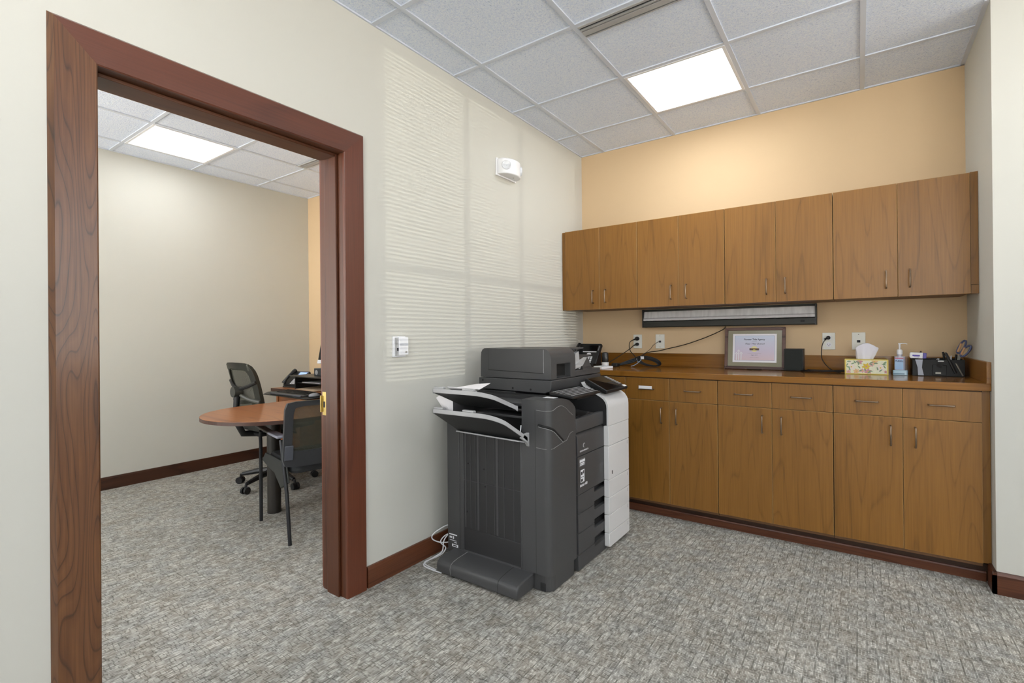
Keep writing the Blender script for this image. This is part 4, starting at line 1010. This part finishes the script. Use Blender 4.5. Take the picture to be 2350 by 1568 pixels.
def pen(p, q, rad, m, label, cap=None, cat='pen', name='pen'):
    r = thing(name, p, label, cat); p, q = Vector(p), Vector(q)
    obj('barrel', MB().tube([p, p+(q-p)*.92, q], [rad, rad, rad*.5], 8), m, r, smooth=True)
    if cap: 
        a = p+(q-p)*.65; obj('cap', MB().tube([a, q], [rad*1.15, rad*1.1], 8), cap, r, smooth=True); d = Vector((rad*1.6, 0, 0)); obj('clip', MB().tube([q-(q-p)*.03+d, q-(q-p)*.2+d], rad*.3, 6), cap, r)
    return r
pen((2.430, -.17, CT+.01), (2.412, -.18, CT+.140), .0045, m_white, 'white pen with a black cap at the middle of the organizer', m_black)
pen((2.462, OY0-.006, CT+.02), (2.418, OY0-.001, CT+.138), .0072, m_black, 'thick black marker leaning over the organizer front', None, 'marker', 'marker_pen')
pen((2.300, -.12, CT+.01), (2.318, -.12, CT+.142), .006, P('dark_red', '#3a1f22', .4), 'dark marker behind the correction tape', None, 'marker', 'marker_pen')
pen((2.455, -.15, CT+.01), (2.472, -.16, CT+.125), .004, m_lgrey, 'grey pen beside the scissors', m_black)
for k, (x, m_, ln) in enumerate(((2.445, m_white, .118), (2.436, m_lgrey, .112))): pen((x, -.14, CT+.01), (x+.006, -.15, CT+ln), .0035, m_, ('slim white pen left of the scissors' if k == 0 else 'slim grey pen left of the scissors, behind the marker'))
rl = pen((2.492, OY0-.003, CT+.006), (2.462, OY0-.006, CT+.078), .0035, m_screw, 'grey pen hanging on the front right of the organizer')
r = thing('scissors', (2.478, -.15, CT+.01), 'scissors with blue and wood-coloured handles standing in the organizer', 'scissors')
def loop(c, a, b, ang, m, nm):
    pts = [(c[0]+a*math.cos(t)*math.cos(ang)-b*math.sin(t)*math.sin(ang), c[1]+.004*math.sin(t), c[2]+a*math.cos(t)*math.sin(ang)+b*math.sin(t)*math.cos(ang)) for t in [2*PI*k/18 for k in range(19)]]
    obj(nm, MB().tube(pts, .0052, 8, caps=False), m, r, smooth=True)
m_bl = P('handle_slate_blue', '#4c5478', .35); m_pe = P('handle_peach', '#d3a478', .5)
loop((2.4955, -.155, CT+.168), .040, .011, math.radians(66), m_bl, 'handle_loop'); loop((2.511, -.172, CT+.145), .036, .012, math.radians(58), m_bl, 'handle_loop')
obj('handle_inlay', MB().tube([(2.479, -.158, CT+.140), (2.494, -.158, CT+.188)], .005, 8), m_pe, r, smooth=True)
obj('handle_inlay', MB().tube([(2.491, -.176, CT+.125), (2.506, -.176, CT+.165)], .005, 8), m_pe, r, smooth=True)
obj('blades', MB().slab([(2.470, -.150, CT+.012), (2.478, -.150, CT+.012), (2.492, -.156, CT+.118), (2.478, -.156, CT+.122)], .002), m_screw, r)
# clips heaped in the middle tray
rng = random.Random(3)
for k in range(16):
    x, y, a, b = 2.362+rng.uniform(0, .055), -.205+rng.uniform(0, .05), rng.uniform(0, PI), rng.uniform(-.7, .9)
    L_ = .012; z = CT+.0655+rng.uniform(.002, .034); d = Vector((math.cos(a)*math.cos(b), math.sin(a)*math.cos(b), math.sin(b)))*L_; e = Vector((-math.sin(a), math.cos(a), 0))*.004; c = Vector((x, y, z))
    o = obj('paper_clip', MB().tube([c-d+e, c+d+e, c+d-e, c-d*.7-e, c-d*.7+e*.4, c+d*.6+e*.4], .001, 5), (m_screw, m_black, m_white, m_blackm)[k % 4])
    tag(o, 'metal clip in the heap filling the middle tray of the organizer', 'clip', 'clips in the desk organizer')
tag(obj('eraser', MB().box(2.385, 2.412, -.2185, -.211, CT+.084, CT+.0905), m_white, bevel=.002), 'small white piece at the front rim of the organizer', 'eraser')

# things behind the copier on the counter
r = thing('desk_phone', (.17, -.27, CT), 'black desk phone with a tilted keypad face at the left end of the alcove counter', 'telephone')
ph_m = Matrix.Translation((.165, -.30, CT+.012)) @ Matrix.Rotation(math.radians(38), 4, 'X')
pb = MB().prism(rrect(-.105, .105, 0, .205, .012, 4), 'z', -.012, .012).xf(Matrix.Translation((.165, -.30, CT+.016)) @ Matrix.Rotation(math.radians(52), 4, 'X'))
tilt = Matrix.Translation((.165, -.30, CT+.016)) @ Matrix.Rotation(math.radians(52), 4, 'X')
body = obj('phone_body', pb, m_black, r, bevel=.004)
obj('phone_foot', MB().prism([(-.31, CT), (-.31, CT+.02), (-.19, CT+.13), (-.16, CT+.13), (-.15, CT)], 'x', .085, .245), m_black, r)
obj('phone_screen', MB().box(-.045, .078, .130, .185, .0122, .0135).xf(tilt), m_gloss, body)
obj('soft_keys', MB().box(-.045, .078, .116, .122, .0122, .0145).xf(tilt), m_white, body)
obj('navigation_pad', MB().lathe([(.019, .012), (.019, .0155), (.015, .017)], (.018, .093, 0), 20, 'z', 1, .75).xf(tilt), m_white, body)
kp = MB()
for i in range(3):
    for j in range(4): kp.box(-.008+i*.024, .008+i*.024, .010+j*.0165, .021+j*.0165, .012, .0155)
obj('number_keys', kp.xf(tilt), m_white, body)
fkm = MB()
for j in range(6): fkm.box(.086, .094, .135+j*.008, .139+j*.008, .012, .0135)
obj('line_keys', fkm.xf(tilt), m_lgrey, body)
hs = MB().tube(spline([(-.088, .01, .03), (-.086, .05, .045), (-.086, .12, .048), (-.088, .185, .03)], 5), [.017]*16, 10).xf(tilt)
obj('handset', hs, m_black, r, smooth=True)
r = thing('hand_stamp', (.325, -.245, CT), 'small black domed canister with a white band, right of the counter phone', 'canister')
obj('dome', MB().lathe([(.024, .035), (.027, .05), (.027, .10), (.023, .113), (.012, .118)], (.325, -.245, CT), 20), P('smoked_black', '#2a2b2c', .15), r, smooth=True)
obj('band', MB().lathe([(.029, .016), (.029, .036)], (.325, -.245, CT), 20), m_cop, r, smooth=True)
obj('foot', MB().lathe([(.032, 0), (.032, .007), (.027, .010), (.027, .016)], (.325, -.245, CT), 20), m_white, r, smooth=True)
r = thing('label_holder', (.43, -.49, CT), 'small white plastic tray with a slot, on the counter edge behind the copier', 'tray')
obj('tray_body', MB().slab([(.355, -.52, CT+.020), (.44, -.55, CT+.018), (.475, -.43, CT+.018), (.375, -.40, CT+.020)], .018), m_white, r, bevel=.003)
obj('slot', MB().slab([(.412, -.515, CT+.0205), (.424, -.517, CT+.0205), (.452, -.44, CT+.0205), (.440, -.438, CT+.0205)], .001), m_ink, r)
# ---------------------------------------------------------------- the office through the doorway
DZ = .737; DK = .765
# peninsula table with a rounded end
pt = thing('office_table', (-1.28, -2.0, 0), 'brown woodgrain table with a rounded end on a dark column, in the office', 'table')
pts = [(-1.788, -1.62)]
cx, cy, a, b = -1.322, -2.045, .466, .472
for k in range(49):
    t = PI+PI*k/48; pts.append((cx+a*math.cos(t), cy+b*math.sin(t)))
pts.append((-.856, -1.62))
obj('table_top', MB().prism(pts, 'z', DZ-.025, DZ), m_desk, pt, bevel=.002)
inn = [(cx+(x-cx)*1.002, cy+(y-cy)*1.002) for x, y in pts]
obj('edge_band', MB().prism(inn, 'z', DZ-.0245, DZ-.002), m_deske, pt)
obj('column', MB().lathe([(.046, .001), (.046, .02), (.045, .025), (.045, DZ-.025)], (-1.43, -2.03, 0), 28), P('column_dark', '#25211c', .4), pt, smooth=True)
# wall desk
dk = thing('office_desk', (-1.6, -1.1, 0), 'brown woodgrain desk along the tan office wall, holding phone and keyboard', 'desk')
DF = -1.40
obj('desk_top', MB().box(-2.64, -.4, DF, OY-.017, DK-.03, DK), m_desk, dk, bevel=.002)
obj('desk_edge', MB().box(-2.641, -.4, DF-.002, DF, DK-.029, DK-.001), m_deske, dk)
obj('end_panel', MB().box(-2.62, -2.592, DF+.04, OY-.02, .001, DK-.03), m_desk, dk)
obj('pedestal', MB().box(-2.592, -2.24, DF+.05, OY-.02, .001, DK-.03), m_desk, dk, bevel=.002)
obj('modesty_panel', MB().box(-2.24, -.44, -.90, -.88, .15, DK-.03), m_desk, dk)
obj('end_panel', MB().box(-.44, -.41, DF+.04, OY-.02, .001, DK-.03), m_desk, dk)
ky = obj('keyboard_tray', MB().prism([(-2.40, -1.60), (-1.70, -1.605), (-1.70, DF-.008), (-2.53, DF-.008), (-2.53, -1.49)], 'z', .735, .744), m_black, dk, bevel=.004)
obj('tray_mount', MB().box(-2.15, -1.95, -1.55, -1.2, .726, .735), m_blackm, ky)
KZ = .7445
r = thing('office_keyboard', (-2.2, -1.50, KZ), 'black ergonomic keyboard with a wrist rest on the tray of the office desk', 'keyboard')
obj('keyboard_body', MB().prism([(-1.575, KZ), (-1.575, KZ+.014), (-1.425, KZ+.026), (-1.412, KZ)], 'x', -2.29, -1.825), P('keyboard_grey_black', '#3a3a3c', .5), r, bevel=.004)
km = MB()
for i in range(22):
    for j in range(5): km.box(-2.278+i*.0198, -2.262+i*.0198, -1.540+j*.0225, -1.522+j*.0225, KZ+.014+j*.002, KZ+.023+j*.002)
obj('keys', km, m_black, r)
obj('wrist_rest', MB().box(-2.29, -1.825, -1.598, -1.577, KZ, KZ+.018), P('rest_grey', '#55555a', .6), r, bevel=.006)
tag(obj('computer_mouse', MB().lathe([(.020, 0), (.030, .008), (.030, .016), (.022, .028), (.008, .033)], (-1.765, -1.50, KZ), 18, 'z', 1, 1.6), P('mouse_silver', '#8c8f96', .3), smooth=True), 'silver and black mouse at the right end of the office keyboard tray', 'mouse')
# phone
r = thing('office_phone', (-2.54, -1.19, DK), 'black phone with a lit screen on the left end of the office desk', 'telephone')
T1 = Matrix.Translation((-2.52, -1.20, DK+.002)) @ Matrix.Rotation(math.radians(8), 4, 'Z') @ Matrix.Scale(.9, 4)
T2 = T1 @ Matrix.Translation((0, -.09, .020)) @ Matrix.Rotation(math.radians(40), 4, 'X')
pb = obj('phone_body', MB().prism(rrect(-.12, .12, 0, .215, .015, 4), 'z', -.018, .006).xf(T2), m_black, r, bevel=.004)
obj('phone_base', MB().prism([(-.10, -.002), (-.10, .010), (.04, .10), (.085, .10), (.09, -.002)], 'x', -.11, .11).xf(T1), m_black, r)
obj('lit_screen', MB().box(-.015, .095, .140, .195, .0065, .0085).xf(T2), P('screen_lit', '#9db8e0', .3, emit='#9fc0f0', es=.5), pb)
obj('screen_bezel', MB().box(-.035, .108, .126, .208, .0058, .0068).xf(T2), P('bezel_slate', '#4a5060', .4), pb)
km = MB()
for i in range(3):
    for j in range(4): km.box(-.02+i*.026, -.004+i*.026, .018+j*.020, .030+j*.020, .006, .010)
obj('number_keys', km.xf(T2), m_white, pb)
obj('handset', MB().tube(spline([(-.090, .005, .026), (-.088, .05, .038), (-.088, .14, .038), (-.090, .205, .026)], 5), [.022, .022, .02, .018, .016, .015, .015, .015, .015, .015, .016, .018, .02, .022, .023, .023], 12).xf(T2), P('handset_black', '#232325', .25), r, smooth=True)
RZ = .892
r = thing('monitor_riser', (-2.0, -1.2, DK), 'black metal shelf riser on the office desk with papers beneath it', 'monitor stand')
obj('riser_top', MB().prism([(-2.41, -1.345), (-2.30, -1.375), (-1.5, -1.38), (-1.5, -1.02), (-2.38, -1.02)], 'z', RZ-.010, RZ), P('riser_black', '#2b2a26', .35), r, bevel=.002)
for x in (-2.33, -1.54): obj('riser_leg', MB().box(x, x+.012, -1.34, -1.04, DK+.001, RZ-.01), m_blackm, r)
obj('riser_shelf', MB().box(-2.318, -1.541, -1.33, -1.05, .822, .827), m_blackm, r)
tag(obj('paper_stack', MB().slab([(-2.28, -1.36, DK+.008), (-1.95, -1.39, DK+.008), (-1.92, -1.15, DK+.016), (-2.25, -1.12, DK+.016)], .006), P('kraft_paper', '#cdb497', .8)), 'tan papers lying under the monitor riser on the office desk', 'papers')
tag(obj('paper_stack', MB().box(-2.26, -1.98, -1.31, -1.10, .8275, .834), m_paper), 'white papers on the lower shelf of the monitor riser', 'papers')
r = thing('office_speaker', (-2.07, -1.22, RZ), 'small dark cube speaker on the monitor riser in the office', 'speaker')
obj('speaker_cabinet', MB().box(-2.13, -2.00, -1.27, -1.18, RZ+.0005, RZ+.070), P('speaker_dark', '#33363a', .4), r, bevel=.004)
obj('speaker_cone', MB().lathe([(.022, 0), (.022, .002), (.008, -.002)], (-2.09, -1.271, RZ+.032), 18, 'y'), m_lgrey, r)
r = thing('computer_monitor', (-1.9, -1.12, RZ), 'black computer monitor edge-on beside the door jamb', 'monitor')
TM = Matrix.Translation((-2.07, -1.15, 1.0)) @ Matrix.Rotation(math.radians(6), 4, 'Z') @ Matrix.Rotation(math.radians(-12), 4, 'X')
obj('monitor_housing', MB().box(-.165, .34, 0, .03, .035, .40).xf(TM), m_black, r, bevel=.004)
obj('monitor_screen', MB().box(-.155, .33, -.002, .0, .045, .385).xf(TM), m_gloss, r)
obj('bottom_bezel', MB().box(-.165, .34, -.003, .02, .0, .034).xf(TM), m_white, r)
obj('monitor_foot', MB().box(-1.93, -1.72, -1.17, -1.04, RZ+.0005, RZ+.009).box(-1.86, -1.80, -1.10, -1.07, RZ+.009, 1.16), m_blackm, r)

# manager chair
mc = thing('office_chair', (-2.10, -1.65, 0), 'black swivel office chair with a mesh back behind the rounded table', 'chair', rz=math.radians(90))
def L(name, mb, m, parent=mc, **k): return obj(name, mb, m, parent, local=True, **k)
for k in range(5):
    a = math.radians(72*k+52); d = Vector((math.cos(a), math.sin(a), 0))
    lg = L('base_leg', MB().tube([d*.03+Vector((0, 0, .115)), d*.16+Vector((0, 0, .105)), d*.29+Vector((0, 0, .080))], [.030, .024, .016], 8), m_black, smooth=True)
    c = d*.31; e = Vector((-d.y, d.x, 0))
    for s_ in (-1, 1):
        p = c+e*.017*s_+Vector((0, 0, .029)); L('caster', MB().tube([p-e*.009, p+e*.009], .0285, 14), m_black, mc, smooth=True)
    L('caster_stem', MB().tube([c+Vector((0, 0, .03)), c*.97+Vector((0, 0, .082))], .011, 8), m_black, mc)
L('gas_column', MB().tube([(0, 0, .10), (0, 0, .22), (0, 0, .221), (0, 0, .44)], [.033, .033, .021, .021], 14), m_blackm, smooth=True)
L('seat_mechanism', MB().box(-.13, .13, -.09, .09, .43, .485).box(-.20, -.10, -.12, .12, .44, .47), m_black, bevel=.01)
L('tilt_lever', MB().tube([(.02, -.08, .455), (.03, -.20, .450), (.035, -.25, .455)], [.006, .006, .010], 8), m_black, smooth=True)
seat = []
L('seat', MB().prism(rrect(-.24, .25, -.25, .25, .09, 5), 'z', .49, .56), P('seat_fabric', '#2c2d28', .9, bump=.3), bevel=.022, seg=3)
L('back_spine', MB().tube([(-.16, 0, .455), (-.27, 0, .47), (-.315, 0, .56), (-.322, 0, .70), (-.312, 0, .83)], [.026, .026, .024, .022, .026], 10), m_black, smooth=True)
L('hub', MB().tube([(-.350, 0, .815), (-.285, 0, .815)], .042, 18), P('hub_grey', '#3c3c38', .4), smooth=True)
def backp(u, v):  # u -1..1 across, v 0..1 up : mesh surface, curved around the sitter
    z = .56+v*.50; w = .225-.02*(v-.4)**2; return Vector((-.235-.055*v-.05*v*v+.05*u*u, u*w, z))
for s_ in (-1, 1):
    arm = [(-.31, 0, .83), (-.295, s_*.10, .855), (-.268, s_*.205, .895)]; L('back_bracket', MB().tube(spline(arm, 4), .014, 8), m_black, smooth=True)
    arm = [(-.31, 0, .80), (-.275, s_*.10, .755), (-.238, s_*.205, .735)]; L('back_bracket', MB().tube(spline(arm, 4), .014, 8), P('bracket_grey', '#55554f', .35), smooth=True)
ring_ = []
for k in range(48):
    t = 2*PI*k/48; cu, cv = math.cos(t), math.sin(t); n_ = 5
    rr = (abs(cu)**n_+abs(cv)**n_)**(-1/n_); ring_.append((cu*rr*.94, .5+cv*rr*.48))
mb = MB()
for (u, v) in ring_+[ring_[0]]:
    p = backp(u, v); iu, iv = u*.76, .5+(v-.5)*.80; q = backp(iu, iv)
    mb.v += [tuple(p+Vector((.012, 0, 0))), tuple(p-Vector((.016, 0, 0))), tuple(q-Vector((.014, 0, 0))), tuple(q+Vector((.010, 0, 0)))]
for i in range(48):
    a, b = i*4, i*4+4
    for j in range(4): mb._f((a+j, a+(j+1) % 4, b+(j+1) % 4, b+j))
L('back_frame', mb, P('chair_frame_black', '#24251f', .45), smooth=True)
nm = NT('chair_mesh'); nm.b.inputs['Base Color'].default_value = hexc('#38392f'); nm.b.inputs['Roughness'].default_value = .8
gg = nm.n('ShaderNodeTexCoord').outputs['Object']; ck = nm.n('ShaderNodeTexChecker'); ck.inputs['Scale'].default_value = 260; nm.l(gg, ck.inputs[0])
trn = nm.n('ShaderNodeBsdfTransparent'); mx_ = nm.n('ShaderNodeMixShader'); f_ = nm.math('ADD', .68, nm.math('MULTIPLY', ck.outputs['Fac'], .27))
nm.l(f_, mx_.inputs[0]); nm.l(trn.outputs[0], mx_.inputs[1]); nm.l(nm.b.outputs[0], mx_.inputs[2]); nm.l(mx_.outputs[0], nm.t.nodes['Material Output'].inputs[0])
mb = MB(); nu, nv = 8, 10
for j in range(nv+1):
    for i in range(nu+1): mb.v.append(tuple(backp(-.82+1.64*i/nu, .07+.86*j/nv)))
for j in range(nv):
    for i in range(nu): a = j*(nu+1)+i; mb._f((a, a+1, a+nu+2, a+nu+1))
L('back_mesh', mb, nm.m, smooth=True)
L('headrest_bar', MB().slab([backp(-.80, .86), backp(.80, .86), backp(.78, .965), backp(-.78, .965)], .02), P('chair_olive_grey', '#45463d', .5), bevel=.006)
for s_ in (-1, 1):
    L('armrest', MB().prism(rrect(-.17, .03, s_*.285-.042, s_*.285+.042, .03, 4), 'z', .675, .705), m_black, bevel=.008)
    L('arm_post', MB().tube(spline([(0, s_*.18, .475), (-.01, s_*.27, .49), (-.02, s_*.29, .56), (-.04, s_*.285, .675)], 4), .018, 8), m_black, smooth=True)

# guest chair
ang = math.radians(168.6)
gc = thing('guest_chair', (-1.018, -1.962, 0), 'black guest chair with mesh back and straight metal legs, half hidden by the door jamb', 'chair', rz=ang)
def G(name, mb, m, parent=gc, **k): return obj(name, mb, m, parent, local=True, **k)
m_tubeb = P('tube_black', '#2c2d30', .3, metal=.4)
for s_ in (1, -1):
    G('front_leg', MB().tube(spline([(.272, s_*.268, 0), (.272, s_*.268, .30), (.270, s_*.268, .52), (.262, s_*.272, .575), (.235, s_*.275, .618)], 4), .0115, 10), m_tubeb, smooth=True)
    G('rear_leg', MB().tube([(-.285, s_*.268, 0), (-.235, s_*.268, .30), (-.150, s_*.272, .612)], .0115, 10), m_tubeb, smooth=True)
    ap = G('armrest', MB().slab([(.30, s_*.275-.022, .640), (-.12, s_*.275-.022, .622), (-.12, s_*.275+.022, .622), (.30, s_*.275+.022, .640)][::1], .014), m_black, bevel=.004)
    G('arm_pad', MB().slab([(.01, s_*.275-.028, .630), (-.175, s_*.275-.028, .626), (-.175, s_*.275+.028, .626), (.01, s_*.275+.028, .630)][::1], .016), P('pad_grey', '#8a8c98', .25), ap, bevel=.004)
    G('side_bracket', MB().prism([(.268, .415), (.20, .475), (-.20, .475), (-.235, .36), (-.10, .30), (.02, .375), (.20, .40)], 'y', s_*.255-.006, s_*.255+.006), P('bracket_dark', '#2b2d2b', .5), bevel=.004)
G('seat', MB().prism(rrect(-.24, .23, -.235, .235, .06, 5), 'z', .405, .475), P('guest_seat', '#2a2c2e', .8, bump=.3), bevel=.02, seg=3)
def gb(u, v): return Vector((-.262-.045*v+.035*u*u, u*.262*(1-.02*v)+.03, .455+v*.405))
mb = MB(); ring_ = []
for k in range(48):
    t = 2*PI*k/48; cu, cv = math.cos(t), math.sin(t); n_ = 14
    rr = (abs(cu)**n_+abs(cv)**n_)**(-1/n_); ring_.append((cu*rr, .5+cv*rr*.5))
for (u, v) in ring_+[ring_[0]]:
    p = gb(u, v); iu, iv = u*.82, .5+(v-.5)*(.84 if v > .5 else .52); q = gb(iu, iv)
    mb.v += [tuple(p+Vector((.010, 0, 0))), tuple(p-Vector((.014, 0, 0))), tuple(q-Vector((.012, 0, 0))), tuple(q+Vector((.008, 0, 0)))]
for i in range(48):
    a, b = i*4, i*4+4
    for j in range(4): mb._f((a+j, a+(j+1) % 4, b+(j+1) % 4, b+j))
G('back_frame', mb, P('guest_frame', '#303236', .35), smooth=True)
mb = MB()
for j in range(nv+1):
    for i in range(nu+1): mb.v.append(tuple(gb(-.81+1.62*i/nu, .23+.70*j/nv)))
for j in range(nv):
    for i in range(nu): a = j*(nu+1)+i; mb._f((a, a+1, a+nu+2, a+nu+1))
G('back_mesh', mb, nm.m, smooth=True)
for s_ in (1, -1): G('back_mount', MB().slab([gb(s_*.98, .12)+Vector((-.018, 0, 0)), gb(s_*.98, .34)+Vector((-.018, 0, 0)), gb(s_*.80, .34)+Vector((-.018, 0, 0)), gb(s_*.80, .12)+Vector((-.018, 0, 0))], .006), P('mount_grey', '#4b4e57', .35), bevel=.004)
